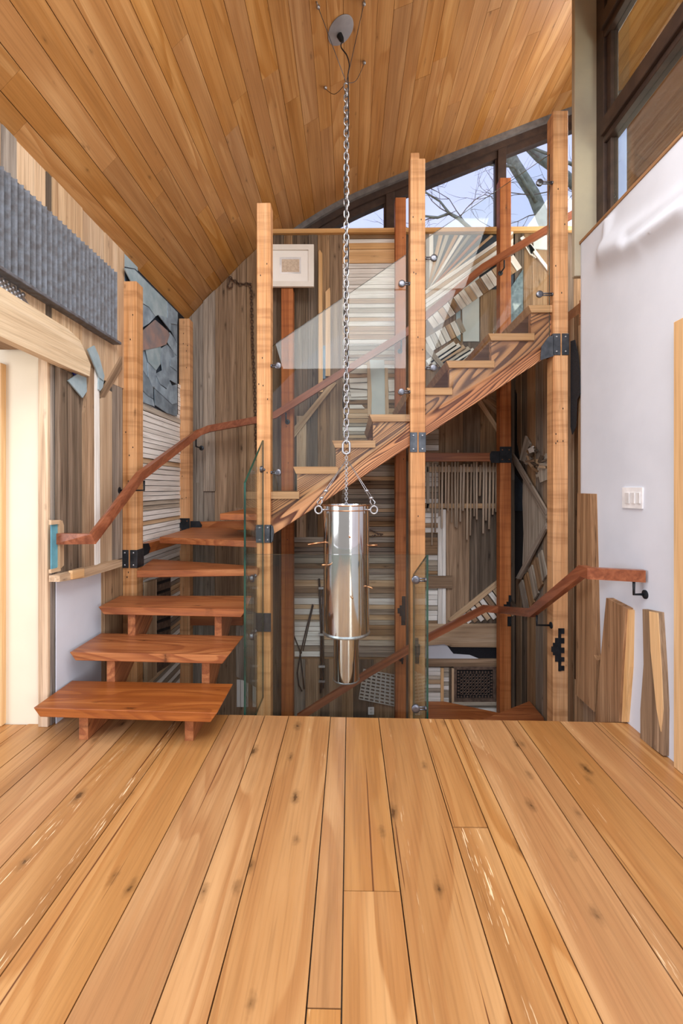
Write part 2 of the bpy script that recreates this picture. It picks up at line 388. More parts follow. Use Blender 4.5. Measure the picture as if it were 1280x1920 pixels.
def lathe(name, prof, mat, parent=None, M=None, seg=32, smooth=True):
    bm = bmesh.new(); rings = []
    for r, z in prof: rings.append([bm.verts.new((r * math.cos(2*math.pi*j/seg), r * math.sin(2*math.pi*j/seg), z)) for j in range(seg)])
    for a, b in zip(rings, rings[1:]):
        for j in range(seg): bm.faces.new((a[j], a[(j+1) % seg], b[(j+1) % seg], b[j]))
    bm.faces.new(rings[0][::-1]); bm.faces.new(rings[-1])
    o = fin(bm, name, mat, parent, M)
    if smooth:
        for p in o.data.polygons: p.use_smooth = len(p.vertices) == 4
        o.data.set_sharp_from_angle(angle=math.radians(35))
    return o
def dup(src, parent, M, name=None):
    o = src.copy(); o.parent = None
    return link(o, parent, M)
def pw(poly, **pl): return [at(x, y, **pl) for x, y in poly]
def back(name, poly, mat, parent, off=.03, thick=.02, grain=None, Y=None):
    """piece on the back wall, pixel outline"""
    return prism(name, pw(poly, Y=(Y or BK) - off - thick), (0, 1, 0), thick, mat, parent, grain)
def leftp(name, poly, mat, parent, off=.03, thick=.02, grain=None, bevel=0):
    return prism(name, pw(poly, X=LW + off + thick), (-1, 0, 0), thick, mat, parent, grain, bevel=bevel)
def rightp(name, poly, mat, parent, off=.03, thick=.02, grain=None, X=None):
    return prism(name, pw(poly, X=(X or RW) - off - thick), (1, 0, 0), thick, mat, parent, grain)
GZ, GX, GY = (0, 0, 1), (1, 0, 0), (0, 1, 0)

# ================================================================== SETTING
# ---- floor
EDGE = lambda x: 2.655 - .022 * (x + .55)          # far edge of the floor
floor = box('floor', (-3.3, -2.4, -.30), (1.72, 2.36, -.032), 'barn_dark', None, 'Y'); tag(floor, kind='structure')
box('edge_beam', (-1.62, 2.36, -.30), (1.62, 2.58, -.032), 'barn_dark', floor)
seams = [at(*p, Z=0).x for p in ((0, 1395), (0, 1440), (0, 1495), (0, 1545), (0, 1628), (0, 1830), (120, 1920), (282, 1920), (388, 1920), (572, 1920),
         (640, 1900), (782, 1920), (960, 1920), (1065, 1920), (1130, 1920), (1280, 1867), (1280, 1780), (1280, 1610), (1280, 1505))]
seams = [-3.3, -3.05, -2.8, -2.55] + [s for s in seams if s > -2.4] + [PL + .01]
seams.sort()
joints = {at(700, 1671, Z=0).x: at(700, 1671, Z=0).y, at(880, 1551, Z=0).x: at(880, 1551, Z=0).y, at(605, 1891, Z=0).x: at(605, 1891, Z=0).y}
for a, b in zip(seams, seams[1:]):
    g = .0022
    ys = [-2.4]
    hit = [y for x, y in joints.items() if a < x < b]
    ys += hit or ([R_.uniform(-1.6, .6)] if R_.random() < .7 else [])
    far = lambda x: (EDGE(x) if x > -1.70 else 2.53)
    for k, y0 in enumerate(ys):
        y1 = ys[k + 1] if k + 1 < len(ys) else None
        p = [(a + g, y0 + g), (b - g, y0 + g), (b - g, (y1 if y1 is not None else far(b - g)) - g), (a + g, (y1 if y1 is not None else far(a + g)) - g)]
        dz = R_.uniform(-.0012, .0012)
        prism('floor_plank', [V((x, y, -.032)) for x, y in p], GZ, .032 + dz, 'floor_fir', floor, GY)
low = box('floor_lower', (-1.7, 2.36, LOW - .1), (1.75, 4.75, LOW), 'ground_dark'); tag(low, kind='structure')

# ---- vaulted ceiling of long boards
bm = bmesh.new(); N = 60; X0, X1 = -1.70, 3.4
rows = []
for i in range(N + 1):
    x = X0 + (X1 - X0) * i / N
    rows.append([bm.verts.new((x, y, zc(x) + dz)) for y, dz in ((-2.4, .03), (4.98, .03), (4.98, .12), (-2.4, .12))])
for a, b in zip(rows, rows[1:]):
    for j in range(4): bm.faces.new((a[j], b[j], b[(j+1) % 4], a[(j+1) % 4]))
bm.faces.new(rows[0]); bm.faces.new(rows[-1][::-1])
ceil = tag(fin(bm, 'ceiling', 'ceiling_cedar'), kind='structure')
x = -1.655
while x < 3.3:
    sl = (zc(x + .01) - zc(x)) / .01
    wd = R_.uniform(.105, .14) / math.sqrt(1 + sl * sl)
    xa, xb = x + .0012, x + wd - .0012
    za, zb = zc(xa), zc(xb)
    nrm = V((-(zb - za), 0, xb - xa)).normalized()
    ys = [-2.4]; y = -2.4 + R_.uniform(.6, 2.2)
    while y < 4.6: ys.append(y); y += R_.uniform(1.1, 2.6)
    ys.append(4.96)
    for y0, y1 in zip(ys, ys[1:]):
        prism('ceiling_board', [V((xa, y0 + .0007, za)), V((xb, y0 + .0007, zb)), V((xb, y1 - .0007, zb)), V((xa, y1 - .0007, za))], nrm, .028, 'ceiling_cedar', ceil, GY, off=R_.uniform(0, .0015))
    x += wd

# ---- left wall
wl = box('wall_left', (LW - .16, 2.56, LOW), (LW, 4.74, 3.04), 'dark_void'); tag(wl, kind='structure')
box('upper_wall', (LW - .16, -2.4, 2.16), (LW, 2.56, 3.04), 'dark_void', wl)
def wall_y(px): return at(px, 600, X=LW + .02).y
cuts = [-.6, .35, .9, 1.35, 1.72] + [wall_y(p) for p in (0, 28, 85, 95, 152, 195, 232)]
mts = ['barn_brown', 'barn_tan', 'barn_brown', 'barn_tan', 'barn_brown', 'barn_grey', 'barn_tan', 'barn_dark', 'barn_tan', 'barn_tan', 'barn_tan']
for i, (a, b) in enumerate(zip(cuts, cuts[1:])):
    prism('board', [V((LW, a + .002, 2.05 if b > 2.5 else 2.16)), V((LW, b - .002, 2.05 if b > 2.5 else 2.16)), V((LW, b - .002, 3.04)), V((LW, a + .002, 3.04))], GX, .022 + .004 * (i % 3), mts[i], wl, GZ)
# boards between jamb and post
leftp('plank', [(111, 672), (135, 690), (150, 705), (159, 745), (160, 1070), (111, 1082)], 'barn_dark', wl, .0, .024, GZ)
leftp('plank', [(112, 690), (134, 703), (135, 1076), (112, 1082)], 'barn_dark', wl, .018, .012, GZ)
leftp('plank', [(160, 775), (168, 690), (179, 690), (179, 1060), (160, 1066)], 'barn_brown', wl, .02, .026, GZ)
leftp('plank', [(179, 690), (186, 696), (188, 1056), (179, 1060)], 'lath_white', wl, .02, .034, GZ)
leftp('plank', [(188, 748), (200, 729), (210, 735), (210, 1052), (188, 1057)], 'barn_tan', wl, .018, .022, GZ)
leftp('plank', [(210, 715), (229, 672), (229, 1046), (210, 1052)], 'barn_grey', wl, .0, .024, GZ)
leftp('plank', [(186, 745), (229, 668), (229, 692), (197, 745)], 'barn_brown', wl, .024, .018)
leftp('slate_piece', [(165, 655), (177, 648), (186, 668), (196, 705), (194, 714), (187, 708)], 'slate_blue', wl, .062, .008)
leftp('slate_piece', [(186, 698), (195, 713), (193, 726), (188, 733), (185, 730)], 'slate_blue', wl, .056, .008)
leftp('slate_piece', [(128, 714), (146, 701), (162, 708), (163, 734), (155, 746)], 'slate_blue', wl, .036, .008)
leftp('glass_piece', [(134, 694), (145, 699), (141, 706)], 'cobalt', wl, .032, .006)
leftp('ledge', [(112, 1079), (146, 1070), (160, 1066), (229, 1049), (229, 1062), (160, 1083), (112, 1091)], 'barn_tan', wl, .02, .06, GY)
leftp('ledge_block', [(136, 1070), (158, 1066), (158, 1082), (136, 1086)], 'pine_trim', wl, .07, .022, GY)
leftp('plaster_panel', [(106, 1087), (196, 1064), (197, 1400), (106, 1400)], 'plaster_white', wl, .0, .006)
leftp('plank', [(196, 1064), (229, 1056), (229, 1420), (197, 1420)], 'barn_brown', wl, .0, .03, GZ)
prism('slate_strip', [V((LW, wall_y(232), 2.2)), V((LW, 3.5, 2.2)), V((LW, 3.5, 3.04)), V((LW, wall_y(232), 3.04))], GX, .02, 'slate_blue', wl, GZ)
leftp('board', [(229, 560), (270, 560), (270, 1500), (229, 1500)], 'barn_dark', wl, .0, .018, GZ)
# laths between the two posts
z = LOW + .02; k = 0
while z < 2.3:
    h = R_.uniform(.034, .05)
    m = R_.choices(['lath_white', 'lath_grey', 'barn_tan', 'barn_grey'], [20, 2, 1, .5] if z > .7 else [3, 4, 2, 3])[0]
    prism('lath', [V((LW, 3.30, z)), V((LW, 4.56, z)), V((LW, 4.56, z + h - .0055)), V((LW, 3.30, z + h - .0055))], GX, R_.uniform(.018, .026), m, wl, GY)
    z += h
c3 = lambda P: [(225 + a * .1354, 520 + b * .1354) for a, b in P]
slates = [
    ([(320, 1300), (390, 1400), (460, 1520), (460, 1680), (390, 1640), (320, 1570)], 'slate', 2),
    ([(320, 1580), (460, 1690), (480, 1790), (320, 1730)], 'slate', 1),
    ([(320, 1010), (360, 1000), (400, 1200), (390, 1390), (320, 1290)], 'slate', 1),
    ([(480, 1520), (560, 1600), (650, 1700), (720, 1760), (790, 1740), (790, 1925), (650, 1880), (490, 1770)], 'slate', 1),
    ([(460, 1515), (500, 1360), (560, 1490), (640, 1550), (690, 1440), (720, 1500), (790, 1480), (790, 1740), (720, 1760), (650, 1690), (560, 1610)], 'slate', 2),
    ([(490, 1340), (580, 1290), (690, 1420), (650, 1540), (560, 1480)], 'slate', 3),
    ([(385, 1180), (500, 1290), (490, 1510), (450, 1515), (395, 1380)], 'slate', 3),
    ([(560, 990), (650, 930), (790, 1090), (710, 1130), (700, 1240), (790, 1300), (790, 1480), (690, 1420), (590, 1300), (570, 1150)], 'slate', 3),
    ([(700, 1130), (790, 1085), (790, 1300), (700, 1230)], 'slate', 4),
    ([(690, 760), (790, 900), (790, 1110), (655, 900)], 'slate', 3),
    ([(705, 640), (790, 650), (790, 910), (710, 740)], 'slate', 4),
    ([(360, 1000), (450, 965), (565, 950), (560, 1200), (500, 1290), (400, 1180)], 'slate_blue', 4),
    ([(300, 755), (490, 590), (660, 740), (690, 790), (640, 930), (560, 960), (300, 1015)], 'slate_rust', 5),
    ([(300, 360), (400, 420), (490, 510), (490, 545), (400, 640), (300, 700)], 'slate', 4),
    ([(60, -130), (200, -110), (440, 130), (660, 345), (660, 425), (660, 560), (530, 520), (490, 540), (400, 410), (300, 350)], 'slate_blue', 5),
    ([(660, 345), (800, 490), (800, 565), (790, 650), (705, 640), (700, 740), (530, 520), (660, 560)], 'slate', 6),
]
leftp('slate_backing', c3([(60, -150), (210, -120), (800, 480), (800, 1900), (640, 1880), (320, 1730), (250, 1700)]), 'slate_dark', wl, .022, .004)
for P, m, lay in slates: leftp('slate', c3(P), m, wl, .027 + lay * .005, .007)
# iron grille low on the left wall under the stairs
gr = thing('iron_grille', at(290, 1170, X=LW + .05), 'small dark iron wall grille in a wooden frame, seen between the open stair treads', 'grille')
leftp('plate', [(294, 1085), (320, 1076), (320, 1245), (294, 1262)], 'cast_iron', gr, .03, .012)
leftp('frame_strip', [(276, 1092), (294, 1086), (294, 1265), (276, 1280)], 'barn_tan', gr, .03, .03, GZ)
for j in range(9):
    yy = 1092 + j * 18
    leftp('grille_bar', [(295, yy), (319, yy - 8), (319, yy - 3), (295, yy + 5)], 'black_steel', gr, .042, .006)

# opening on the left: jamb, lintel soffit, hall wall
jx0, jx1 = at(71, 1000, Y=2.50).x, at(90, 1000, Y=2.50).x
tr1 = box('trim_1', (jx0, 2.50, 0), (jx1 - .002, 2.615, at(90, 667, Y=2.5).z), 'barn_tan', None, 'Z', .003); tag(tr1, kind='structure')
box('jamb_board', (jx1 - .03, 2.52, 0), (jx1 + .006, 2.69, at(100, 690, Y=2.56).z + .03), 'barn_grey', tr1, 'Z', .002)
hall = box('wall_far_left', (-3.3, 2.535, -.02), (jx0 + .03, 2.70, 2.4), 'plaster_cream'); tag(hall, kind='structure')
cx = at(10, 1000, Y=2.53).x
tr2 = box('trim_2', (cx - .14, 2.50, 0), (cx, 2.55, at(5, 680, Y=2.5).z), 'pine_trim', None, 'Z', .004); tag(tr2, kind='structure')
sof = box('trim_3', (LW - .30, -.4, 2.10), (LW - .01, 2.50, 2.16), 'barn_brown', None, 'Y'); tag(sof, kind='structure')

# beam over the opening
beam = thing('lintel_beam', at(90, 640, X=LW + .06), 'thick pale rough-hewn oak lintel with a pointed end over the doorway', 'beam')
leftp('beam', [(-330, 330), (-200, 407), (0, 537), (128, 617), (150, 638), (160, 660), (170, 684), (168, 706), (130, 690), (0, 630), (-200, 523), (-330, 452)], 'pale_oak', beam, .03, .05, GY)
# corrugated sheet
sh = thing('corrugated_sheet', at(120, 480, X=LW + .06), 'rust-spotted corrugated steel sheet with a bottom lip above the doorway', 'metal sheet')
ya, yb = .3, at(217, 560, X=LW + .06).y
def zat(px, py): return at(px, py, X=LW + .06).z
zt, zb_ = (zat(10, 312) + zat(210, 510)) / 2, (zat(10, 502) + zat(212, 640)) / 2
bm = bmesh.new(); prev = None; per = .0425
n = int((yb - ya) / per * 12)
for i in range(n + 1):
    y = ya + (yb - ya) * i / n
    ph = ((y - ya) / per) % 1
    xx = LW + .032 + .042 * max(0, 1 - abs(ph - .5) / .24) ** .6
    cur = (bm.verts.new((xx, y, zb_)), bm.verts.new((xx, y, zt)), bm.verts.new((xx - .003, y, zt)), bm.verts.new((xx - .003, y, zb_)))
    if prev:
        for j in range(4): bm.faces.new((prev[j], cur[j], cur[(j+1) % 4], prev[(j+1) % 4]))
    prev = cur
fin(bm, 'sheet', 'rusty_steel', sh)
box('bottom_lip', (LW + .024, ya, zb_ - .02), (LW + .085, yb + .03, zb_ - .001), 'rusty_steel', sh, 'Y', .003)
box('top_edge', (LW + .024, ya, zt + .001), (LW + .05, yb, zt + .008), 'rusty_steel', sh, 'Y')
# dimpled steel scrap peeking out over the lintel
dm = thing('dimpled_steel', at(20, 540, X=LW + .03), 'scrap of shiny dimpled steel tucked between lintel and corrugated sheet', 'metal scrap')
leftp('sheet', [(-120, 440), (0, 508), (28, 528), (42, 552), (60, 578), (0, 545), (-120, 470)], 'galvanised', dm, .024, .004)
for gy in range(3):
    for gx in range(7):
        px = -10 + gx * 9 + gy * 3; py = 514 + gx * 6.4 + gy * 9
        if px > 46: continue
        p = at(px, py, X=LW + .028)
        bm = bmesh.new(); bmesh.ops.create_uvsphere(bm, u_segments=10, v_segments=6, radius=.012); bmesh.ops.scale(bm, vec=(.5, 1, 1), verts=bm.verts)
        fin(bm, 'dimple', 'galvanised', dm, Matrix.Translation(p), True)
# teal niche by the jamb
ni = thing('niche_frame', at(112, 1020, X=LW + .03), 'small rounded wooden frame around a teal pane behind the rail end', 'frame')
leftp('pane', [(96, 982), (112, 980), (112, 1062), (96, 1068)], 'teal_paint', ni, .026, .004)
leftp('frame_side', [(112, 976), (117, 976), (120, 985), (120, 1060), (112, 1068)], 'barn_tan', ni, .026, .016, GZ)
leftp('frame_top', [(96, 975), (114, 975), (114, 982), (96, 984)], 'barn_tan', ni, .026, .014, GY)
leftp('frame_bottom', [(96, 1068), (114, 1064), (114, 1070), (96, 1075)], 'barn_tan', ni, .026, .014, GY)

# ---- back wall
zled = at(640, 436, Y=BK - .02).z
wb = box('wall_back', (-1.70, BK, LOW), (3.3, BK + .12, zled - .02), 'dark_void'); tag(wb, kind='structure')
# trim the slab under the vault on the left
bm = bmesh.new(); bm.from_mesh(wb.data); bm.free()
wb.data.clear_geometry()
bm = bmesh.new(); c0 = WM[wb.name].inverted()
xs = [-1.70, -1.66, -1.5, -1.3, -1.1, -.943, -.8]
prof = [V((3.3, 0, LOW)), V((-1.70, 0, LOW))] + [V((x, 0, min(zc(x) + .02, zled - .02))) for x in xs] + [V((3.3, 0, zled - .02))]
f0 = [bm.verts.new(c0 @ V((p.x, BK, p.z))) for p in prof]; f1 = [bm.verts.new(c0 @ V((p.x, BK + .12, p.z))) for p in prof]
bm.faces.new(f0); bm.faces.new(f1[::-1])
for i in range(len(prof)): bm.faces.new((f0[i - 1], f0[i], f1[i], f1[i - 1]))
bmesh.ops.recalc_face_normals(bm, faces=bm.faces[:]); bm.to_mesh(wb.data); bm.free()
def bx(px): return at(px, 600, Y=BK - .022).x
def bz(py): return at(640, py, Y=BK - .022).z
def vboard(pa, pb, y0, y1, mat, off=0, th=.022, name='board'):
    xa, xb = bx(pa) + .0015, bx(pb) - .0015
    za = min(bz(y0), zc(xa) - .004); zb = min(bz(y0), zc(xb) - .004)
    return prism(name, [V((xa, BK - off, bz(y1))), V((xb, BK - off, bz(y1))), V((xb, BK - off, zb)), V((xa, BK - off, za))], (0, -1, 0), th, mat, wb, GZ)
def rows_(pa, pb, ys, choice, off=0, th=None, name='lath'):
    for i, (a, b) in enumerate(zip(ys, ys[1:])):
        m = choice[i % len(choice)] if isinstance(choice, list) else R_.choices(list(choice), list(choice.values()))[0]
        xa, xb = bx(pa) + R_.uniform(0, .003), bx(pb) - R_.uniform(0, .003)
        prism(name, [V((xa, BK - off, bz(b) + .0024)), V((xb, BK - off, bz(b) + .0024)), V((xb, BK - off, bz(a) - .0024)), V((xa, BK - off, bz(a) - .0024))], (0, -1, 0), th or R_.uniform(.016, .026), m, wb, GX)
def steps(a, b, lo, hi):
    o = [a]
    while o[-1] < b: o.append(o[-1] + R_.uniform(lo, hi))
    o[-1] = b; return o
vb = [338, 360, 382, 402, 442, 462, 484, 512, 532, 548, 577, 595, 618, 642]
vm = ['barn_grey', 'barn_grey', 'barn_grey', 'barn_brown', 'barn_brown', 'barn_brown', 'barn_brown', 'barn_dark', 'barn_brown', 'barn_dark', 'barn_dark', 'barn_brown', 'barn_brown']
for i, (a, b) in enumerate(zip(vb, vb[1:])):
    bot = 1500 if b <= 550 else (1007 if i != 9 else 1010)
    vboard(a, b, 438, bot, vm[i], 0, .018 + .006 * (i % 3 == 1))
vboard(382, 404, 543, 921, 'barn_grey', .024, .018)
vboard(362, 374, 905, 1000, 'barn_grey', .024, .014)
vboard(442, 457, 952, 1000, 'barn_brown', .024, .012)
vboard(556, 574, 780, 1007, 'barn_tan', .024, .016)
# upper lath field
rows_(642, 743, [441, 448, 456, 468, 494], ['barn_brown', 'lath_white', 'pine_trim', 'pine_trim'])
rows_(642, 743, steps(494, 648, 6.5, 10), {'lath_white': 11, 'lath_grey': 2.5, 'barn_tan': 2})
rows_(642, 743, steps(648, 676, 6, 9), {'lath_grey': 2, 'barn_brown': 2, 'lath_white': 1})
rows_(642, 743, steps(676, 872, 6, 11), {'barn_brown': 3, 'lath_white': 3, 'barn_tan': 3, 'lath_grey': 2})
back('panel', [(692, 675), (720, 675), (722, 735), (722, 780), (696, 780), (696, 740)], 'pale_panel', wb, .026, .012, GZ)
back('strip', [(688, 675), (693, 676), (697, 742), (695, 780), (689, 780)], 'barn_tan', wb, .026, .018, GZ)
back('strip', [(721, 690), (727, 690), (729, 780), (722, 780)], 'barn_tan', wb, .026, .018, GZ)
back('lath', [(727, 712), (742, 712), (742, 733), (729, 734)], 'lath_white', wb, .026, .01, GX)
back('lath', [(655, 710), (688, 708), (688, 716), (655, 718)], 'lath_white', wb, .026, .012, GX)
back('lath', [(655, 719), (689, 718), (689, 730), (656, 727)], 'lath_white', wb, .026, .014, GX)
back('lath', [(655, 730), (688, 732), (688, 743), (658, 744)], 'lath_white', wb, .026, .012, GX)
back('lath', [(655, 759), (678, 759), (684, 766), (655, 766)], 'lath_white', wb, .026, .014, GX)
# fields below the upper flight
rows_(550, 743, steps(1007, 1236, 8, 13), {'barn_brown': 4, 'lath_white': 2.2, 'lath_grey': 4, 'barn_tan': 3, 'barn_grey': 3})
rows_(640, 743, steps(872, 1007, 7, 12), {'barn_brown': 4, 'lath_grey': 3, 'barn_tan': 3, 'barn_grey': 2})
back('lath', [(552, 1142), (602, 1142), (602, 1152), (552, 1152)], 'lath_white', wb, .026, .008, GX)
for j in range(5): back('lath', [(552, 1166 + j * 9), (603, 1166 + j * 9), (603, 1174 + j * 9), (552, 1174 + j * 9)], 'lath_white', wb, .026, .008, GX)
back('lath', [(552, 1222), (603, 1222), (603, 1231), (552, 1231)], 'lath_white', wb, .026, .012, GX)
for a, b, m in ((550, 572, 'barn_grey'), (572, 600, 'barn_brown'), (600, 616, 'barn_dark'), (616, 640, 'barn_brown'), (640, 662, 'barn_brown'), (662, 700, 'barn_dark'), (700, 743, 'barn_brown')):
    vboard(a, b, 1236, 1500, m)
# left bottom patch seen past the first treads
for j in range(5): vboard(444 + j * 7.4, 451 + j * 7.4, 1275, 1326, 'lath_white' if j != 3 else 'barn_brown', .024, .012, 'lath')
back('plank', [(442, 1140), (482, 1150), (482, 1290), (442, 1268)], 'barn_grey', wb, .026, .02)
# middle field with the radiating boards (right of centre, above the upper flight)
vboard(743, 766, 441, 1500, 'barn_dark')
back('backing', [(766, 441), (962, 441), (962, 560), (766, 560)], 'slate_dark', wb, .0, .016)
for a, b, m in ((766, 804, 'barn_grey'), (804, 812, 'lath_white')): vboard(a, b, 441, 545, m, .016, .014)
apex = (801, 548)
for tx, ty, m in ((838, 441), (854, 441), (866, 441), (880, 441), (898, 441), (918, 441)) and [(826, 441, 'barn_tan'), (838, 441, 'lath_grey'), (855, 441, 'tread_tan'), (866, 441, 'lath_white'), (880, 441, 'barn_grey'), (900, 441, 'post_red'), (922, 441, 'barn_tan')]:
    d = V((tx - apex[0], ty - apex[1], 0)); nn = V((-d.y, d.x, 0)).normalized()
    back('ray_board', [(apex[0] - nn.x * 1.5, apex[1] - nn.y * 1.5), (apex[0] + nn.x * 1.5, apex[1] + nn.y * 1.5), (tx + nn.x * 3.8, ty + nn.y * 1), (tx - nn.x * 3.8, ty - nn.y * 1)], m, wb, .018, .018)
def band(x0, y0, x1, y1, w_, m, off, th=.014, name='lath'):
    back(name, [(x0, y0), (x1, y1), (x1, y1 + w_), (x0, y0 + w_)], m, wb, off, th, (V((x1 - x0, 0, y0 - y1))))
for j in range(5):
    band(796, 545 + j * 8.6, 962, 426 + j * 8.6 + 4, 7.8, ['lath_white', 'barn_tan', 'lath_white', 'lath_white', 'lath_grey'][j], .036)
# short cross pieces forming two bands under them
for j in range(16):
    x = 797 + j * 10.4; y = 592 - j * 7.2
    back('cross_piece', [(x, y), (x + 9.2, y - 6.4), (x + 25, y + 24 - 6.4), (x + 15.6, y + 24)], ['lath_white', 'lath_white', 'barn_tan', 'lath_white', 'barn_brown'][j % 5], wb, .028, .016, V((16, 0, -24)))
for j in range(7):
    x = 797 + j * 9.4; y = 634 - j * 5.6
    back('cross_piece', [(x, y), (x + 8.4, y - 5), (x + 20, y + 20), (x + 12, y + 25)], ['lath_white', 'lath_grey', 'lath_white', 'lath_white', 'barn_tan'][j % 5], wb, .026, .014, V((12, 0, -25)))
for j in range(8):
    x = 798 + j * 9; y = 676 + j * 2
    back('cross_piece', [(x, y), (x + 52, y - 36 + j), (x + 58, y - 28 + j), (x + 6, y + 8)], ['lath_white', 'lath_white', 'barn_tan', 'lath_grey', 'lath_white', 'barn_tan', 'lath_white', 'lath_white'][j], wb, .024, .012, V((52, 0, 36)))
vboard(766, 868, 560, 900, 'barn_brown'); vboard(868, 900, 545, 900, 'barn_dark'); vboard(900, 938, 545, 900, 'barn_brown'); vboard(938, 965, 545, 900, 'barn_dark')
back('panel', [(864, 512), (898, 508), (898, 640), (868, 640)], 'pale_panel', wb, .026, .012, GZ)
back('strip', [(854, 560), (863, 556), (863, 640), (856, 632)], 'slate_blue', wb, .026, .012, GZ)
back('strip', [(797, 640), (846, 700), (846, 712), (797, 655)], 'lath_grey', wb, .042, .014)
for a, b, m in ((965, 982, 'barn_dark'), (982, 998, 'barn_brown'), (998, 1030, 'barn_brown'), (1030, 1075, 'barn_dark'), (1075, 1130, 'barn_brown')): vboard(a, b, 441, 800, m)
back('mesh_panel', [(944, 560), (980, 505), (980, 600), (944, 640)], 'blue_mesh', wb, .026, .010)
back('panel', [(1000, 441), (1028, 441), (1028, 468), (1000, 466)], 'pale_panel', wb, .026, .012, GX)
for j in range(4): back('lath', [(975 + j * 5, 446 + j * 5), (981 + j * 5, 442 + j * 5), (1003 + j * 3, 470 + j * 3), (994 + j * 3, 478 + j * 2)], 'lath_white', wb, .026, .014)
back('strip', [(999, 472), (1003, 468), (1032, 505), (1030, 512)], 'lath_white', wb, .042, .014)
# lower field between centre post and right back post
vboard(766, 836, 900, 1040, 'barn_dark'); vboard(836, 880, 900, 1172, 'barn_brown', 0, .018); vboard(880, 935, 900, 1172, 'barn_dark'); vboard(935, 965, 900, 1500, 'barn_dark')
rows_(796, 822, steps(805, 1000, 8, 12), {'barn_brown': 3, 'lath_white': 2, 'lath_grey': 3}, .022, .014)
vboard(820, 828, 955, 1172, 'lath_white', .022, .016, 'strip'); vboard(828, 835, 955, 1172, 'lath_white', .022, .018, 'strip')
rows_(766, 820, steps(1040, 1236, 7, 11), {'lath_white': 5, 'lath_grey': 3, 'barn_brown': 2})
back('plank', [(790, 1080), (848, 1080), (848, 1103), (790, 1103)], 'barn_brown', wb, .04, .016, GX)
back('plank', [(793, 1008), (820, 1008), (820, 1040), (793, 1040)], 'barn_brown', wb, .026, .016, GX)
back('plank', [(840, 1163), (845, 1158), (935, 1086), (935, 1097), (850, 1167)], 'barn_tan', wb, .026, .022, V((90, 0, 72)))
for j in range(11):
    x = 846 + j * 8.4; y = 1161 - j * 6.6
    L = 10 + j * 4.6
    back('stripe', [(x, y + 3), (x + 6.6, y - 2), (x + 6.6 + L * .75, min(1170, y - 2 + L)), (x + L * .75, min(1170, y + 3 + L))], ['lath_white', 'barn_tan', 'lath_white', 'barn_brown'][j % 4] if j < 10 else 'barn_dark', wb, .022, .014, V((.75, 0, -1)))
back('plank', [(766, 1170), (935, 1170), (935, 1214), (846, 1213), (832, 1208), (766, 1213)], 'barn_tan', wb, .024, .02, GX)
back('plaster_patch', [(820, 1206), (835, 1206), (845, 1220), (850, 1226), (880, 1228), (900, 1236), (766, 1236), (766, 1212)], 'plaster_white', wb, .022, .008, GX)
back('black_patch', [(838, 1212), (935, 1212), (935, 1237), (870, 1237), (840, 1222)], 'black_mesh', wb, .020, .006, GX)
back('plank', [(766, 1236), (935, 1236), (935, 1250), (766, 1250)], 'barn_brown', wb, .024, .024, GX)
rows_(766, 826, steps(1250, 1345, 7, 10), {'lath_white': 6, 'lath_grey': 3, 'barn_tan': 1})
rows_(826, 846, steps(1250, 1345, 7, 10), {'lath_white': 3, 'lath_grey': 2}, 0, .016)
vboard(825, 831, 1250, 1500, 'pine_trim', .026, .02, 'strip'); vboard(841, 845, 1250, 1500, 'barn_dark', .026, .01, 'strip'); vboard(845, 850, 1250, 1500, 'barn_tan', .026, .026, 'strip')
rows_(850, 935, steps(1316, 1500, 8, 12), {'lath_grey': 3, 'barn_tan': 2, 'lath_white': 2})
rows_(766, 850, steps(1345, 1500, 8, 12), {'lath_grey': 3, 'barn_dark': 2})
vboard(850, 935, 1250, 1316, 'barn_dark')
back('strip', [(896, 756), (902, 750), (938, 806), (938, 820)], 'barn_tan', wb, .026, .02)
for j in range(5): back('lath', [(903 + j * 7, 752 - j * 2), (908 + j * 7, 748 - j * 3), (940, 775 - j * 12), (940, 785 - j * 12)], 'barn_brown', wb, .024, .012)
# ledge over the back wall
tr4 = box('trim_4', (-.80, BK - .06, zled - .022), (3.3, BK + .26, zled + .022), 'pine_trim', None, 'X', .003); tag(tr4, kind='structure')

# ---- dark stairwell wall on the right
wr = box('wall_far_right', (RW, 3.22, LOW), (RW + .12, 4.74, 2.60), 'dark_void'); tag(wr, kind='structure')
def ry(px): return at(px, 900, X=RW - .02).y
rc = [3.24, 3.42, 3.6, 3.78, 3.95, 4.12, 4.3, 4.45, 4.60]
for i, (a, b) in enumerate(zip(rc, rc[1:])):
    prism('board', [V((RW, a + .001, LOW)), V((RW, b - .001, LOW)), V((RW, b - .001, 2.6)), V((RW, a + .001, 2.6))], (-1, 0, 0), .018 + .005 * (i % 2), ['barn_brown', 'barn_tan', 'barn_brown', 'barn_brown', 'barn_grey', 'barn_brown', 'barn_dark', 'barn_brown'][i], wr, GZ)
rightp('black_strip', [(957, 700), (968, 740), (968, 830), (981, 905), (982, 1075), (957, 1092)], 'dark_void', wr, .022, .006)
rightp('blue_strip', [(958, 880), (979, 908), (979, 958), (958, 958)], 'slate_dark', wr, .028, .006)
rightp('grey_panel', [(980, 898), (986, 902), (1021, 962), (1021, 982), (983, 1076), (979, 1062), (981, 1000), (979, 940)], 'lath_grey', wr, .026, .016, GZ)
rightp('strip', [(960, 850), (968, 862), (1022, 955), (1022, 972), (962, 868)], 'barn_grey', wr, .044, .018)
rightp('strip', [(1022, 980), (1022, 992), (974, 1086), (966, 1084)], 'barn_grey', wr, .044, .018)
rightp('strip', [(984, 817), (993, 832), (982, 866), (973, 862)], 'lath_grey', wr, .030, .018)
rightp('strip', [(1006, 880), (1022, 850), (1024, 900), (1012, 905)], 'lath_grey', wr, .030, .014)
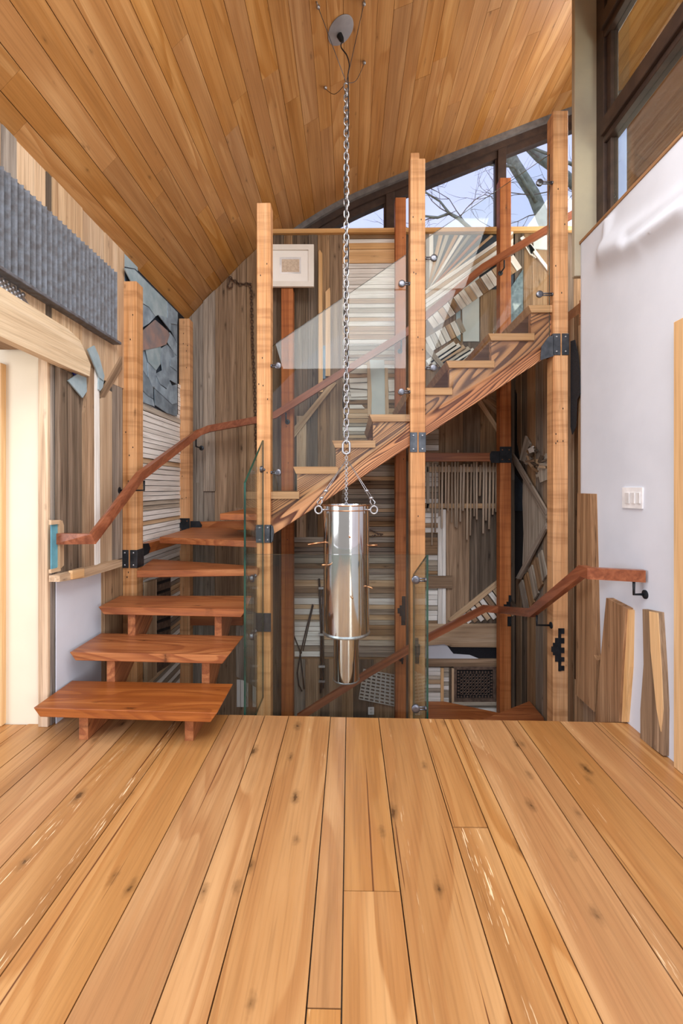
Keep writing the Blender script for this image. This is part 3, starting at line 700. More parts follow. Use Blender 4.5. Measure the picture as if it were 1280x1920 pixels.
for j in range(5):
    x = 972 + j * 9; y = 1096 - j * 14
    rightp('slanted_board', [(x, y), (x + 6, y - 9), (x + 20 - j, y + 50 - j * 3), (x + 12 - j, y + 62 - j * 3)], ['barn_grey', 'barn_brown', 'lath_grey', 'barn_brown', 'lath_grey'][j], wr, .026, .016)
for j in range(18):
    px, py = R_.uniform(988, 1017), 0
    py = 840 + (px - 988) * 1.0 + R_.uniform(-6, 30)
    a = R_.uniform(0, math.pi); l, w_ = R_.uniform(5, 10), R_.uniform(1.6, 3.2)
    ca, sa = math.cos(a), math.sin(a)
    rightp('wood_shard', [(px + ca * l - sa * w_, py + sa * l + ca * w_), (px + ca * l + sa * w_, py + sa * l - ca * w_), (px - ca * l + sa * w_, py - sa * l - ca * w_), (px - ca * l - sa * w_, py - sa * l + ca * w_)], R_.choice(['lath_grey', 'barn_brown', 'barn_tan', 'barn_dark']), wr, .026 + R_.uniform(0, .03), .012)
rightp('wood_shard', [(989, 842), (998, 836), (1001, 847), (992, 850)], 'lath_white', wr, .05, .012)

# ---- white plaster wall on the right, grid with the moulded relief
zs_ = 3.0
YE = 3.17
def relief(y, z):
    p = V((y, z))
    def seg(a, b, w_, h, sh=1.0):
        a, b = V(a), V(b); t = max(0, min(1, (p - a).dot(b - a) / (b - a).length_squared)); d = (p - (a + (b - a) * t)).length
        return h * math.exp(-(d / w_) ** 2) 
    q = lambda px, py: (lambda r: (r.y, r.z))(at(px, py, X=PL))
    s = max(seg(RL[0], RL[1], .075, .055), seg(RL[1], RL[2], .085, .055), seg(RL[2], RL[5], .045, .03)) - seg(RL[3], RL[4], .035, .03)
    return s
_q = lambda px, py: (at(px, py, X=PL).y, at(px, py, X=PL).z)
RL = [_q(1285, 385), _q(1205, 440), _q(1138, 470), _q(1285, 372), _q(1185, 446), _q(1142, 405)]
bm = bmesh.new(); ny, nz = 150, 150
y0_, y1_ = -.4, YE; grid = []
for i in range(ny + 1):
    y = y0_ + (y1_ - y0_) * (i / ny) ** .7; col = []
    zb = -.02 if y < 2.60 else -.02 - min(.26, (y - 2.60) * .6)
    for j in range(nz + 1):
        z = zb + (zs_ - zb) * j / nz
        xo = PL - relief(y, z) * (1 if z < 2.97 else 0)
        if y > YE - .05: xo += .05 - math.sqrt(max(0, .0025 - (y - YE + .05) ** 2))
        col.append(bm.verts.new((xo, y, z)))
    grid.append(col)
for i in range(ny):
    for j in range(nz): bm.faces.new((grid[i][j], grid[i+1][j], grid[i+1][j+1], grid[i][j+1]))
bnd = [e for e in bm.edges if e.is_boundary]
ret = bmesh.ops.extrude_edge_only(bm, edges=bnd)
for v in [g for g in ret['geom'] if isinstance(g, bmesh.types.BMVert)]: v.co.x = PL + .14
bmesh.ops.holes_fill(bm, edges=[e for e in bm.edges if e.is_boundary], sides=0)
wp = fin(bm, 'wall_right', 'plaster_white', None, None, True); tag(wp, kind='structure')
wp.data.set_sharp_from_angle(angle=math.radians(50))
bm = bmesh.new(); bmesh.ops.create_cone(bm, cap_ends=True, segments=20, radius1=.022, radius2=.014, depth=.012)
fin(bm, 'plaster_boss', 'plaster_white', wp, frame(at(1219, 432, X=PL - .036), GY, (-1, 0, 0)), True)
box('sill_strip', (PL - .006, -.4, zs_ - .006), (PL + .16, YE - .03, zs_ + .014), 'slab_brown', wp, 'Y', .002)
rightp('torn_lath', [(1069, 640), (1077, 637), (1083, 665), (1086, 700), (1087, 738), (1081, 750), (1079, 800), (1072, 815), (1069, 800)], 'black_mesh', wp, -.001, .004, GZ, X=PL)
box('wood_edge', (PL + .02, YE + .002, .55), (PL + .09, YE + .035, 2.46), 'barn_brown', wp, 'Z')
# boards below the plaster, seen past the floor edge
lw_ = box('wall_below_right', (PL + .02, 2.60, LOW), (PL + .14, 3.22, -.10), 'barn_dark', None, 'Z'); tag(lw_, kind='structure')
for j in range(5): prism('board', [V((PL + .02, 2.60 + j * .12, LOW)), V((PL + .02, 2.716 + j * .12, LOW)), V((PL + .02, 2.716 + j * .12, .0)), V((PL + .02, 2.60 + j * .12, .0))], (-1, 0, 0), .03, 'barn_brown', lw_, GZ)
# door casing at the right edge
cy = at(1266, 1000, X=PL - .02).y
tr5 = box('trim_5', (PL - .03, cy - .14, 0), (PL + .03, cy, at(1270, 600, X=PL - .03).z), 'pine_trim', None, 'Z', .003); tag(tr5, kind='structure')
# jamb column and the long bronze window over the plaster wall
WX = 1.705
tr6 = box('trim_6', (PL - .035, YE - .03, 2.78), (WX + .02, YE + .015, 5.2), 'jamb_paint', None, 'Z', .004); tag(tr6, kind='structure')
w2 = box('window_2', (WX - .02, YE - .12, zs_), (WX + .06, YE - .03, 5.1), 'window_bronze', None, 'Z', .004); tag(w2, kind='structure')
def bar(za, zb, xa=WX - .02, xb=WX + .06, ya=-1.2, yb=YE - .12, m='window_bronze', nm='window_bar'): return box(nm, (xa, ya, za), (xb, yb, zb), m, w2, 'Y', .004)
bar(zs_, zs_ + .04); bar(3.66, 3.76, WX - .045); bar(3.62, 3.665); bar(4.36, 4.46, WX - .045); bar(4.32, 4.365); bar(5.02, 5.1)
for za, zb in ((zs_ + .04, 3.62), (3.76, 4.32), (4.46, 5.02)):
    box('sash_stile', (WX, YE - .17, za), (WX + .05, YE - .122, zb), 'window_bronze', w2, 'Z', .003)
    box('sash_rail', (WX, -1.2, za), (WX + .05, YE - .171, za + .045), 'window_bronze', w2, 'Y', .003)
    box('sash_stile', (WX, .9, za + .046), (WX + .05, .96, zb), 'window_bronze', w2, 'Z', .003)
    box('pane', (WX + .02, -1.2, za + .046), (WX + .026, YE - .171, zb), 'dark_glass', w2, 'Y')
hb = box('wall_upper_right', (2.9, -1.2, 2.7), (3.0, 4.78, 5.5), 'hall_brown', None, 'Y'); tag(hb, kind='structure')
for k in range(9): box('board', (2.88, -1.2, 2.72 + k * .3), (2.90, 4.78, 3.012 + k * .3), 'slab_brown', hb, 'Y')
uf = box('floor_upper', (RW, 3.34, 2.60), (3.3, 4.60, 2.69), 'floor_fir', None, 'X'); tag(uf, kind='structure')
box('landing_edge', (RW - .02, 3.30, 2.46), (3.3, 3.338, 2.69), 'stringer_fir', uf, 'X')

# ---- arched window
YWn = 4.87
w1 = thing('window_1', (0.6, YWn, zled), None, None); tag(w1, kind='structure')
def arc_strip(name, xa, xb, d0, d1, y0, y1, mat):
    bm = bmesh.new(); prev = None; n = 44
    for i in range(n + 1):
        x = xa + (xb - xa) * i / n
        s = (zc(x + .01) - zc(x - .01)) / .02; nn = V((s, 0, -1)).normalized()
        p = V((x, 0, zc(x)))
        a, b = p + nn * d0, p + nn * d1
        cur = [bm.verts.new((q.x, yy, q.z)) for q, yy in ((a, y0), (b, y0), (b, y1), (a, y1))]
        if prev:
            for j in range(4): bm.faces.new((prev[j], prev[(j+1) % 4], cur[(j+1) % 4], cur[j]))
        else: bm.faces.new(cur)
        prev = cur
    bm.faces.new(prev[::-1])
    return fin(bm, name, mat, w1)
arc_strip('arch_flashing', -.76, 3.2, .0, .055, 4.80, 4.95, 'grey_flashing')
arc_strip('arch_frame', -.72, 3.2, .055, .12, 4.84, 4.95, 'window_bronze')
arc_strip('arch_sash', -.66, 3.2, .12, .19, 4.87, 4.95, 'window_bronze')
for px in (731, 940):
    xm = at(px, 400, Y=YWn).x
    box('mullion', (xm - .045, 4.85, zled), (xm + .045, 4.95, zc(xm) - .08), 'window_bronze', w1, 'Z', .004)
    box('mullion_stop', (xm - .065, 4.88, zled), (xm - .046, 4.94, zc(xm) - .12), 'window_bronze', w1, 'Z')
xm = 2.75
box('mullion', (xm - .045, 4.85, zled), (xm + .045, 4.95, zc(xm) - .08), 'window_bronze', w1, 'Z', .004)
edges = [-.55] + [at(p, 400, Y=YWn).x for p in (731, 940)] + [2.75, 3.2]
for a, b in zip(edges, edges[1:]):
    xs = [a + (b - a) * i / 12 for i in range(13)]
    prism('pane', [V((b, 4.90, zled + .0)), V((a, 4.90, zled + .0))] + [V((x, 4.90, max(zled + .002, zc(x) - .15))) for x in xs], (0, 1, 0), .006, 'window_glass', w1)

# ================================================================== POSTS
def plate_wrap(par, x0, x1, y0, za, zb, mat='steel_plate', side=None):
    """steel angle plates hugging a post: two leaves on the front and one on the side"""
    w_ = x1 - x0; t = .006
    pl = box('bracket_plate', (x0 - .004, y0 - t, za), (x0 + w_ * .46, y0, zb), mat, par, 'Z', .0015)
    pr = box('bracket_plate', (x0 + w_ * .56, y0 - t, za), (x1 + .004, y0, zb), mat, par, 'Z', .0015)
    for q, xx in ((pl, x0 + w_ * .2), (pr, x0 + w_ * .8)):
        for f in (.16, .84):
            lathe('bolt', [(.0065, 0), (.0065, .004), (.004, .006)], 'galvanised', q, frame(V((xx, y0 - t, za + (zb - za) * f)), GX, (0, -1, 0)), 8)
    return pl
def post(name, pxl, wpx, Y, ptop, label, mat, w_=None, top_notch=False, d=None, bot=LOW):
    xl = at(pxl, 800, Y=Y).x; xr = at(pxl + wpx, 800, Y=Y).x; d = d or (xr - xl)
    zt = at(pxl, ptop, Y=Y).z
    t = thing(name, ((xl + xr) / 2, Y + d / 2, bot), label, 'post', 'square fir stair posts')
    box('shaft', (xl, Y, bot), (xr, Y + d, zt), mat, t, 'Z', .004)
    if top_notch: box('tenon', (xl + .004, Y + .012, zt), (xl + (xr - xl) * .62, Y + d - .01, zt + .05), mat, t, 'Z', .003)
    # old nail holes down the front face
    for _ in range(9 if mat == 'post_fir' else 4):
        xx, zz = R_.uniform(xl + .015, xr - .015), R_.uniform(max(.4, zt - 2.6), zt - .1)
        bm = bmesh.new(); bmesh.ops.create_cone(bm, cap_ends=True, segments=6, radius1=.0035, radius2=.0035, depth=.002)
        bmesh.ops.scale(bm, vec=(2.0, 1, 1), verts=bm.verts)
        fin(bm, 'nail_hole', 'black_rubber', t, frame(V((xx, Y - .0003, zz)), GZ, (0, -1, 0)))
    return t, xl, xr, d
YF, YB = 3.25, 4.38
zpx = lambda py, Y: at(640, py, Y=Y).z
P1 = post('timber_post', 481, 26, YF, 380, 'square fir post with nail holes beside the framed picture, where the upper flight starts', 'post_fir')
P2 = post('timber_post', 769, 28, YF, 297, 'square fir post with a notched top halfway up the upper flight, between two glass panels', 'post_fir', top_notch=True)
P3 = post('timber_post', 1037, 28, YF, 207, 'tallest square fir post standing against the end of the white plaster wall', 'post_fir')
P4 = post('timber_post', 229, 27, 3.27, 527, 'reddish square post on the left wall between corrugated sheet and slates', 'post_fir')
P5 = post('timber_post', 335, 20, YB, 597, 'square post in the back left corner between slates and grey barn boards', 'post_fir')
P6 = post('timber_post', 527, 22, YB, 540, 'square fir post directly below the framed picture', 'post_red')
P7 = post('timber_post', 741, 20, YB, 370, 'reddish square post against the back wall at the edge of the white laths', 'post_red')
P8 = post('timber_post', 937, 21, YB, 333, 'reddish square post against the back wall beside the hanging dowels', 'post_red')
for (t, xl, xr, d), ya_, yb_ in ((P1, 984, 1018), (P2, 811, 848), (P3, 628, 668), (P4, 1032, 1066)):
    Yp = YF if t is not P4[0] else 3.27
    plate_wrap(t, xl, xr, Yp, zpx(yb_, Yp), zpx(ya_, Yp), 'steel_plate')
    # side ears where the beam or stringer is bolted
    sx = xr if t in (P1[0], P4[0]) else (xl if t is P3[0] else None)
    if sx is not None:
        s = 1 if sx == xr else -1
        box('bracket_ear', (min(sx, sx + s * .006), Yp - .004, zpx(yb_, Yp)), (max(sx, sx + s * .006), Yp + d, zpx(ya_, Yp)), 'steel_plate', t, 'Z', .001)
# angled ear on the tall post
prism('bracket_ear', pw([(1014, 650), (1027, 632), (1037, 629), (1037, 668), (1024, 672), (1012, 676)], Y=YF), (0, -1, 0), .006, 'steel_plate', P3[0])
prism('bracket_ear', pw([(506, 985), (512, 986), (514, 998), (511, 1015), (506, 1018)], Y=YF), (0, -1, 0), .006, 'steel_plate', P1[0])
box('bracket_plate', (P1[1] - .004, YF - .006, zpx(1185, YF)), (P1[2] + .004, YF, zpx(1150, YF)), 'steel_plate', P1[0], 'Z', .001)
for (t, xl, xr, d), a, b in ((P5, 972, 998), (P8, 838, 868)):
    box('bracket_plate', (xl - .004, YB - .006, zpx(b, YB)), (xr + .004, YB, zpx(a, YB)), 'black_steel', t, 'Z', .001)
    for fx in (.2, .8):
        for fz in (.2, .8):
            lathe('bolt', [(.006, 0), (.006, .003), (.004, .005)], 'copper', t, frame(V((xl + (xr - xl) * fx, YB - .006, zpx(b, YB) + (zpx(a, YB) - zpx(b, YB)) * fz)), GX, (0, -1, 0)), 8)
# stepped brackets made of small squares
def stepped(par, pxs, Y, n=(0, -1, 0)):
    for (a, b, c, d) in pxs:
        prism('bracket_square', pw([(a, b), (c, b), (c, d), (a, d)], Y=Y), n, .006, 'black_steel', par)
sq = [(1046, 1178, 1051, 1258), (1051, 1178, 1057, 1188), (1040, 1196, 1046, 1240), (1036, 1205, 1040, 1228), (1033, 1212, 1036, 1222), (1051, 1196, 1057, 1206), (1051, 1214, 1057, 1224), (1051, 1232, 1057, 1240), (1051, 1248, 1057, 1257)]
stepped(P3[0], sq, YF)
stepped(P8[0], [(949, 1128, 957, 1150), (953, 1116, 958, 1128), (944, 1133, 949, 1143), (951, 1156, 958, 1174)], YB)
stepped(P7[0], [(749, 1135, 760, 1155), (753, 1118, 760, 1135), (745, 1140, 749, 1150), (752, 1155, 760, 1172)], YB)
stepped(P2[0], [(774, 1208, 787, 1228), (778, 1196, 784, 1208), (778, 1228, 785, 1244)], YF)
# steel feet of the back right post
for dx in (-1, 1):
    tube('steel_foot', [V((P8[1] + .05 + dx * .02, YB + .05, -.72)), V((P8[1] + .05 + dx * .06, YB - .05, -1.0))], .012, 'black_steel', P8[0], 6)

# beams between posts
def beam_(label, poly, Y, mat='tread_red', th=.07, name='cross_beam'):
    o = prism(name, pw(poly, Y=Y), (0, 1, 0), th, mat, None, GX, bevel=.003); return tag(o, label, 'beam')
b1 = beam_('short red fir beam on the back wall under the top winder treads', [(357, 979), (500, 976), (500, 993), (357, 996)], 4.40)
pe = prism('end_plate', pw([(357, 977), (374, 977), (379, 985), (374, 998), (357, 998)], Y=4.40), (0, -1, 0), .005, 'black_steel', b1)
b2 = beam_('red fir beam crossing above the hanging dowels with a black steel end plate', [(766, 849), (937, 849), (937, 865), (766, 865)], 4.39)
prism('end_plate', pw([(918, 851), (921, 846), (937, 846), (937, 868), (921, 868), (918, 862)], Y=4.39), (0, -1, 0), .005, 'black_steel', b2)
b3 = tag(box('cross_beam', (LW + .03, 3.38, zpx(1050, 3.4) + .03), (LW + .10, 4.38, zpx(1050, 3.4) + .11), 'tread_red', None, 'Y', .003), 'red fir beam running along the left wall below the white laths', 'beam')
prism('end_plate', [V((LW + .101, 3.38, zpx(1050, 3.4) + .02)), V((LW + .101, 3.50, zpx(1050, 3.4) + .03)), V((LW + .101, 3.53, zpx(1050, 3.4) + .07)), V((LW + .101, 3.50, zpx(1050, 3.4) + .11)), V((LW + .101, 3.38, zpx(1050, 3.4) + .12))], GX, .005, 'black_steel', b3)
b4 = beam_('low red fir beam on the back wall seen under the third tread', [(320, 1156), (455, 1156), (455, 1173), (320, 1173)], 4.40)

# ================================================================== LOWER FLIGHT (left)
RISE = .19
st = thing('staircase', (-1.1, 2.4, 0), 'open-riser red fir staircase rising from the plank floor with winder treads', 'staircase')
def tread(par, pts, ztop, th=.048, mat='tread_red', under=.02, grain=GX):
    c = sum(pts, V()) / len(pts); M = frame(c, grain, GZ); Mi = M.inverted(); bm = bmesh.new()
    cc = V((c.x, c.y, 0))
    hi = [bm.verts.new(Mi @ V((p.x, p.y, ztop))) for p in pts]
    lo = []
    for i, p in enumerate(pts):
        q = V((p.x, p.y, ztop - th)); dx = (c.x - p.x); q.x += math.copysign(min(under, abs(dx)), dx)
        lo.append(bm.verts.new(Mi @ q))
    bm.faces.new(hi); bm.faces.new(lo[::-1])
    for i in range(len(pts)): bm.faces.new((lo[i - 1], lo[i], hi[i], hi[i - 1]))
    bmesh.ops.bevel(bm, geom=bm.edges[:], offset=.003, segments=1, affect='EDGES')
    return fin(bm, 'tread', mat, par, M)
tz = [RISE * (i + 1) for i in range(7)]
tp = [
    [(62, 1327), (407, 1337), (437, 1282), (135, 1276)],
    [(130, 1223), (428, 1229), (457, 1192), (189, 1187)],
    [(184, 1138), (462, 1143), (472, 1117), (225, 1117)],
]
for i, P in enumerate(tp): tread(st, pw(P, Z=tz[i]), tz[i], under=.035)
nx, nyy = P1[1], YF + .02                                # winders turn about the first post
def pl_(x, y): return V((x, y, 0))
wl_ = LW + .05
p4 = at(256, 1070, Z=tz[3]); p5 = at(299, 1007, Z=tz[4]); p6 = at(412, 963, Z=tz[5])
tread(st, [pl_(p4.x, p4.y), pl_(nx + .02, nyy - .08), pl_(nx + .02, nyy + .03), pl_(wl_ + .03, p4.y + .52)], tz[3], under=.0)
tread(st, [pl_(p5.x, p5.y), pl_(nx + .02, nyy - .02), pl_(nx + .02, nyy + .09), pl_(-1.15, 4.36), pl_(wl_ + .09, 4.36)], tz[4], under=.0)
tread(st, [pl_(p6.x, min(4.36, p6.y)), pl_(nx - .01, nyy + .06), pl_(nx + .16, nyy + .08), pl_(nx + .12, 4.36), pl_(p6.x + .0, 4.37)], tz[5], under=.0)
# sawn carriages under the first three treads
def carriage(xa, xb):
    yf = at(155, 1387, Z=0).y
    pts = [(yf, 0.0), (yf, tz[0] - .048), (yf + .275, tz[0] - .048), (yf + .275, tz[1] - .048), (yf + .53, tz[1] - .048), (yf + .53, tz[2] - .048), (yf + .79, tz[2] - .048), (yf + .79, tz[2] - .16), (yf + .22, 0.0)]
    return prism('carriage', [V((xa, y, z)) for y, z in pts], GX, xb - xa, 'tread_red', st, V((0, .26, .19)))
for px0, px1 in ((147, 164), (347, 363)):
    carriage(at(px0, 1388, Z=0).x, at(px1, 1388, Z=0).x)

# ================================================================== UPPER FLIGHT
us = thing('staircase', (.4, 3.3, 1.2), 'upper flight with a strongly figured fir cut stringer between the posts', 'staircase')
YS = 3.285
ntop = [(480, 922), (549, 875), (622, 826), (692, 777), (762, 727), (836, 676), (915, 625), (990, 572)]
steps_w = [at(a, b, Y=YS - .02) for a, b in ntop]
low0, low1 = at(512, 1003, Y=YS), at(1026, 668, Y=YS)
poly = [V((P1[2] - .01, YS, at(506, 1006, Y=YS).z))]
th = .052
top = []
for i, p in enumerate(steps_w):
    x0 = p.x + .028
    x1 = (steps_w[i + 1].x + .028) if i + 1 < len(steps_w) else P3[1] + .02
    if i == 0: x0 = P1[2] - .01
    top += [V((x0, YS, p.z - th)), V((x1, YS, p.z - th))]
endz = low1.z + (P3[1] + .02 - low1.x) * (low1.z - low0.z) / (low1.x - low0.x)
poly = [V((P1[2] - .01, YS, low0.z - .01))] + top + [V((P3[1] + .02, YS, endz))]
sg = prism('stringer', poly, (0, 1, 0), .05, 'stringer_fir', us, V((low1 - low0)))
# back carriage along the wall
polyb = [V((p.x, 4.30, p.z)) for p in poly]
prism('back_stringer', polyb, (0, 1, 0), .05, 'stringer_fir', us, V((low1 - low0)))
for i, p in enumerate(steps_w):
    x1 = (steps_w[i + 1].x + .045) if i + 1 < len(steps_w) else P3[1] + .05
    a = [V((p.x, YS - .02, 0)), V((x1, YS - .02, 0)), V((x1, 4.36, 0)), V((p.x, 4.36, 0))]
    c = sum(a, V()) / 4
    o = None
    M = frame(V((c.x, c.y, p.z)), GX, GZ); Mi = M.inverted(); bm = bmesh.new()
    hi = [bm.verts.new(Mi @ V((q.x, q.y, p.z))) for q in a]
    lo = [bm.verts.new(Mi @ V((q.x + (.022 if k in (0, 3) else 0), q.y, p.z - th))) for k, q in enumerate(a)]
    bm.faces.new(hi); bm.faces.new(lo[::-1])
    for k in range(4): bm.faces.new((lo[k - 1], lo[k], hi[k], hi[k - 1]))
    bmesh.ops.bevel(bm, geom=bm.edges[:], offset=.002, segments=1, affect='EDGES')
    fin(bm, 'tread', 'tread_tan', us, M)

# ================================================================== FLIGHT DOWN (right)
ds = thing('staircase', (1.1, 2.7, -.9), 'dark red winder stairs going down behind the floor edge', 'staircase')
for k in range(3):
    z_ = -RISE * (k + 1); y_ = 2.68 + .25 * k
    tread(ds, [V((.56, y_, 0)), V((1.55, y_, 0)), V((1.55, y_ + .29, 0)), V((.56, y_ + .29, 0))], z_, .048, 'tread_red', 0)
tread(ds, [V((.62, 3.42, 0)), V((1.50, 3.42, 0)), V((RW - .04, 3.9, 0)), V((RW - .04, 4.2, 0)), V((.66, 3.56, 0))], -.62, .048, 'tread_red', 0)
tread(ds, [V((.64, 3.52, 0)), V((1.30, 3.80, 0)), V((1.42, 4.34, 0)), V((.95, 4.56, 0)), V((.70, 4.56, 0)), V((.58, 3.62, 0))], -.80, .048, 'tread_red', 0)
tread(ds, [V((.28, 3.45, 0)), V((.62, 3.45, 0)), V((.72, 4.56, 0)), V((.30, 4.56, 0))], -.98, .048, 'tread_red', 0)

# ================================================================== GLASS
def puck(par, p, n, post_dir, L):
    """round clamp disc with a double arm reaching the post"""
    c = lathe('clamp', [(.020, -.008), (.024, -.004), (.024, .010), (.018, .014), (.008, .014), (.008, .016)], 'satin_nickel', par, frame(p, post_dir, n), 18)
    for s in (-1, 1):
        q = V(p) + V((0, 0, s * .007))
        tube('clamp_arm', [q, q + V(post_dir).normalized() * L], .005, 'satin_nickel', c, 6)
    tube('clamp_foot', [V(p) + V(post_dir).normalized() * (L - .008), V(p) + V(post_dir).normalized() * L], .012, 'satin_nickel', c, 10)
def pane(par, pts, n, thick=.012):
    n = V(n).normalized(); pts = [V(p) for p in pts]; c = sum(pts, V()) / len(pts); M = frame(c, pts[1] - pts[0], n); Mi = M.inverted()
    bm = bmesh.new()
    lo = [bm.verts.new(Mi @ p) for p in pts]; hi = [bm.verts.new(Mi @ (p + n * thick)) for p in pts]
    bm.faces.new(lo[::-1]); bm.faces.new(hi); ed = []
    for i in range(len(pts)): ed.append(bm.faces.new((lo[i - 1], lo[i], hi[i], hi[i - 1])))
    for f in ed: f.material_index = 1
    return fin(bm, 'pane', ['guard_glass', 'glass_edge'], par, M)
gx = at(457, 1000, Y=2.67).x; gx2 = at(799, 1200, Y=2.67).x
z36 = at(620, 1040, Y=2.67).z
g1 = thing('glass_panel', (gx, 2.95, 0), 'clear glass guard with a slanted green top edge beside the red stairs', 'glass panel')
pane(g1, [V((gx, 2.67, -.16)), V((gx, YF - .02, -.16)), V((gx, YF - .02, at(492, 826, Y=YF).z)), V((gx, 2.67, at(457, 905, Y=2.67).z))], GX)
for py in (1085, 1193):
    puck(g1, at(472, py, X=gx + .012), (1, 0, 0), (0, 1, 0), .10)
puck(g1, at(490, 880, X=gx + .012), (1, 0, 0), (0, 1, 0), .08)
g2 = thing('glass_panel', (-.1, 2.68, 0), 'low clear glass guard at the floor edge in front of the steel cylinder', 'glass panel')
pane(g2, [V((gx + .016, 2.67, -.16)), V((gx2 - .004, 2.67, -.16)), V((gx2 - .004, 2.67, z36)), V((gx + .016, 2.67, z36))], (0, 1, 0))
for px, py in ((779, 1087), (779, 1328)):
    p = at(px, py, Y=2.665); puck(g2, p, (0, -1, 0), (1, 0, 0), gx2 - p.x)
g3 = thing('glass_panel', (gx2, 2.95, 0), 'narrow clear glass guard at the head of the stairs going down', 'glass panel')
pane(g3, [V((gx2, 2.67, -.16)), V((gx2, YF - .02, -.36)), V((gx2, YF - .02, .72)), V((gx2, 2.67, z36))], GX)
YG = YF + .012
def panel_poly(P): return pw(P, Y=YG)
g4 = thing('glass_panel', (-.1, YG, 1.2), 'slanted clear glass guard on the upper flight behind the hanging chain', 'glass panel')
xl4, xr4 = P1[2] + .012, P2[1] - .03
def onl(px, py): return at(px, py, Y=YG).z
pane(g4, [V((xl4, YG, onl(514, 972))), V((xr4, YG, onl(761, 806))), V((xr4, YG, onl(761, 477))), V((xl4, YG, onl(514, 648)))], (0, 1, 0))
for px, py, s in ((521, 686, -1), (521, 886, -1), (753, 532, 1), (752, 735, 1)):
    p = at(px, py, Y=YG - .003); puck(g4, p, (0, -1, 0), (s, 0, 0), abs((P1[2] if s < 0 else P2[1]) - p.x))
g5 = thing('glass_panel', (1.0, YG, 1.9), 'slanted clear glass guard below the arched window next to the plaster wall', 'glass panel')
xl5, xr5 = P2[2] + .006, P3[1] - .02
pane(g5, [V((xl5, YG, onl(799, 776))), V((xr5, YG, onl(1025, 638))), V((xr5, YG, onl(1025, 289))), V((xl5, YG, onl(799, 447)))], (0, 1, 0))
for px, py, s in ((813, 484, -1), (812, 690, -1), (1011, 552, 1), (1011, 343, 1)):
    p = at(px, py, Y=YG - .003); puck(g5, p, (0, -1, 0), (s, 0, 0), abs((P2[2] if s < 0 else P3[1]) - p.x))

# ================================================================== HANDRAILS
def bracket(par, p, wall_p):
    """L shaped rail bracket: drop, arm, rosette"""
    p, q = V(p), V(wall_p); d = (q - p); d.z = 0; L = d.length; d.normalize()
    drop = p - V((0, 0, .07))
    b = tube('bracket', [p, drop, drop + d * L], .0075, 'black_steel', par, 8)
    lathe('rosette', [(.024, 0), (.024, .006), (.012, .012)], 'black_steel', b, frame(drop + d * L, GZ, -d), 14)
RECT = (.040, .062)
xr_ = -1.46
h1 = thing('handrail', (-1.5, 3.4, 1.4), 'red wooden handrail climbing the left wall and turning onto the back boards', 'handrail')
pts = [at(103, 1010, Y=2.525), at(173, 1010, Y=2.525), at(262, 893, X=xr_), at(356, 806, X=xr_ + .03)]
pts[0].z = pts[1].z
pts[3] = V((pts[3].x, 4.28, pts[3].z))
pts += [at(392, 804, Y=4.28), at(484, 787, Y=4.28)]
tube('rail', pts, 0, 'rail_red', h1, rect=RECT)
p = at(270, 893, X=xr_); bracket(h1, p + V((0, 0, -.03)), V((LW + .02, p.y, p.z)))
p = at(352, 812, X=xr_ + .03); bracket(h1, V((p.x, 4.22, p.z - .03)), V((p.x, YB, p.z)))
h2 = thing('handrail', (.3, 4.3, 2.2), 'long reddish handrail on the back posts above the upper flight', 'handrail')
hp = [at(488, 786, Y=4.27), at(516, 778, Y=4.27), at(760, 625, Y=4.27), at(905, 502, Y=4.27), at(1030, 428, Y=4.27), at(1110, 380, Y=4.27)]
tube('rail', hp, 0, 'rail_red', h2, rect=RECT)
for pxx, pyy in ((536, 768), (752, 632), (945, 482)):
    p = at(pxx, pyy, Y=4.27); bracket(h2, p + V((0, 0, -.03)), V((p.x, YB, p.z)))
h3 = thing('handrail', (1.45, 3.2, .6), 'dark red handrail leading down along the white wall beside the leaning boards', 'handrail')
q0, q1 = at(1208, 1080, Y=2.44), at(1105, 1082, Y=2.52)
q1.z = q0.z
q2 = at(1088, 1075, X=q1.x + .02)
q2b = V((q1.x, q1.y + .07, q1.z))
q3 = at(996, 1149, X=1.33); q4 = at(938, 1143, X=1.40)
tube('rail', [q0, q1, q2b, q3, q4], 0, 'rail_red', h3, rect=RECT)
bracket(h3, q0 + V((-.05, .01, -.03)), V((PL, q0.y + .01, q0.z)))
p = at(1006, 1146, X=1.34); bracket(h3, p + V((0, 0, -.03)), V((P3[1], p.y, p.z)))
h4 = thing('handrail', (.4, 4.3, -.2), 'dark red handrail descending the back wall towards the white grille', 'handrail')
tube('rail', [at(938, 1143, Y=4.27), at(908, 1141, Y=4.27), at(800, 1197, Y=4.27), at(690, 1262, Y=4.27), at(560, 1345, Y=4.27)], 0, 'rail_red', h4, rect=RECT)
p = at(754, 1224, Y=4.27); bracket(h4, p + V((0, 0, -.03)), V((p.x, YB, p.z)))

# ================================================================== HANGING STEEL CYLINDER
YC = 2.95
cc = at(649, 940, Y=YC); CX = cc.x
zt_ = at(649, 946, Y=YC).z; zm = at(649, 1186, Y=YC).z; zb2 = at(649, 1273, Y=YC).z
rC, rL = .148, .083
pend = thing('pendant_cylinder', (CX, YC, zb2), 'polished stainless steel cylinder light with small pegs hung on a long galvanised chain', 'pendant light')
T = lambda x, y, z: Matrix.Translation(V((x, y, z)))
lathe('cylinder', [(rC - .012, zm + .012), (rC, zm + .012), (rC, zt_), (rC - .01, zt_), (rC - .012, zt_ - .02)], 'stainless', pend, T(CX, YC, 0), 64)
lathe('lower_cylinder', [(rL, zb2), (rL, zm + .02), (rL - .01, zm + .02)], 'stainless', pend, T(CX, YC, 0), 48)
lathe('rim', [(rC - .02, zm), (rC + .004, zm), (rC + .006, zm + .008), (rC + .002, zm + .018)], 'galvanised', pend, T(CX, YC, 0), 64)
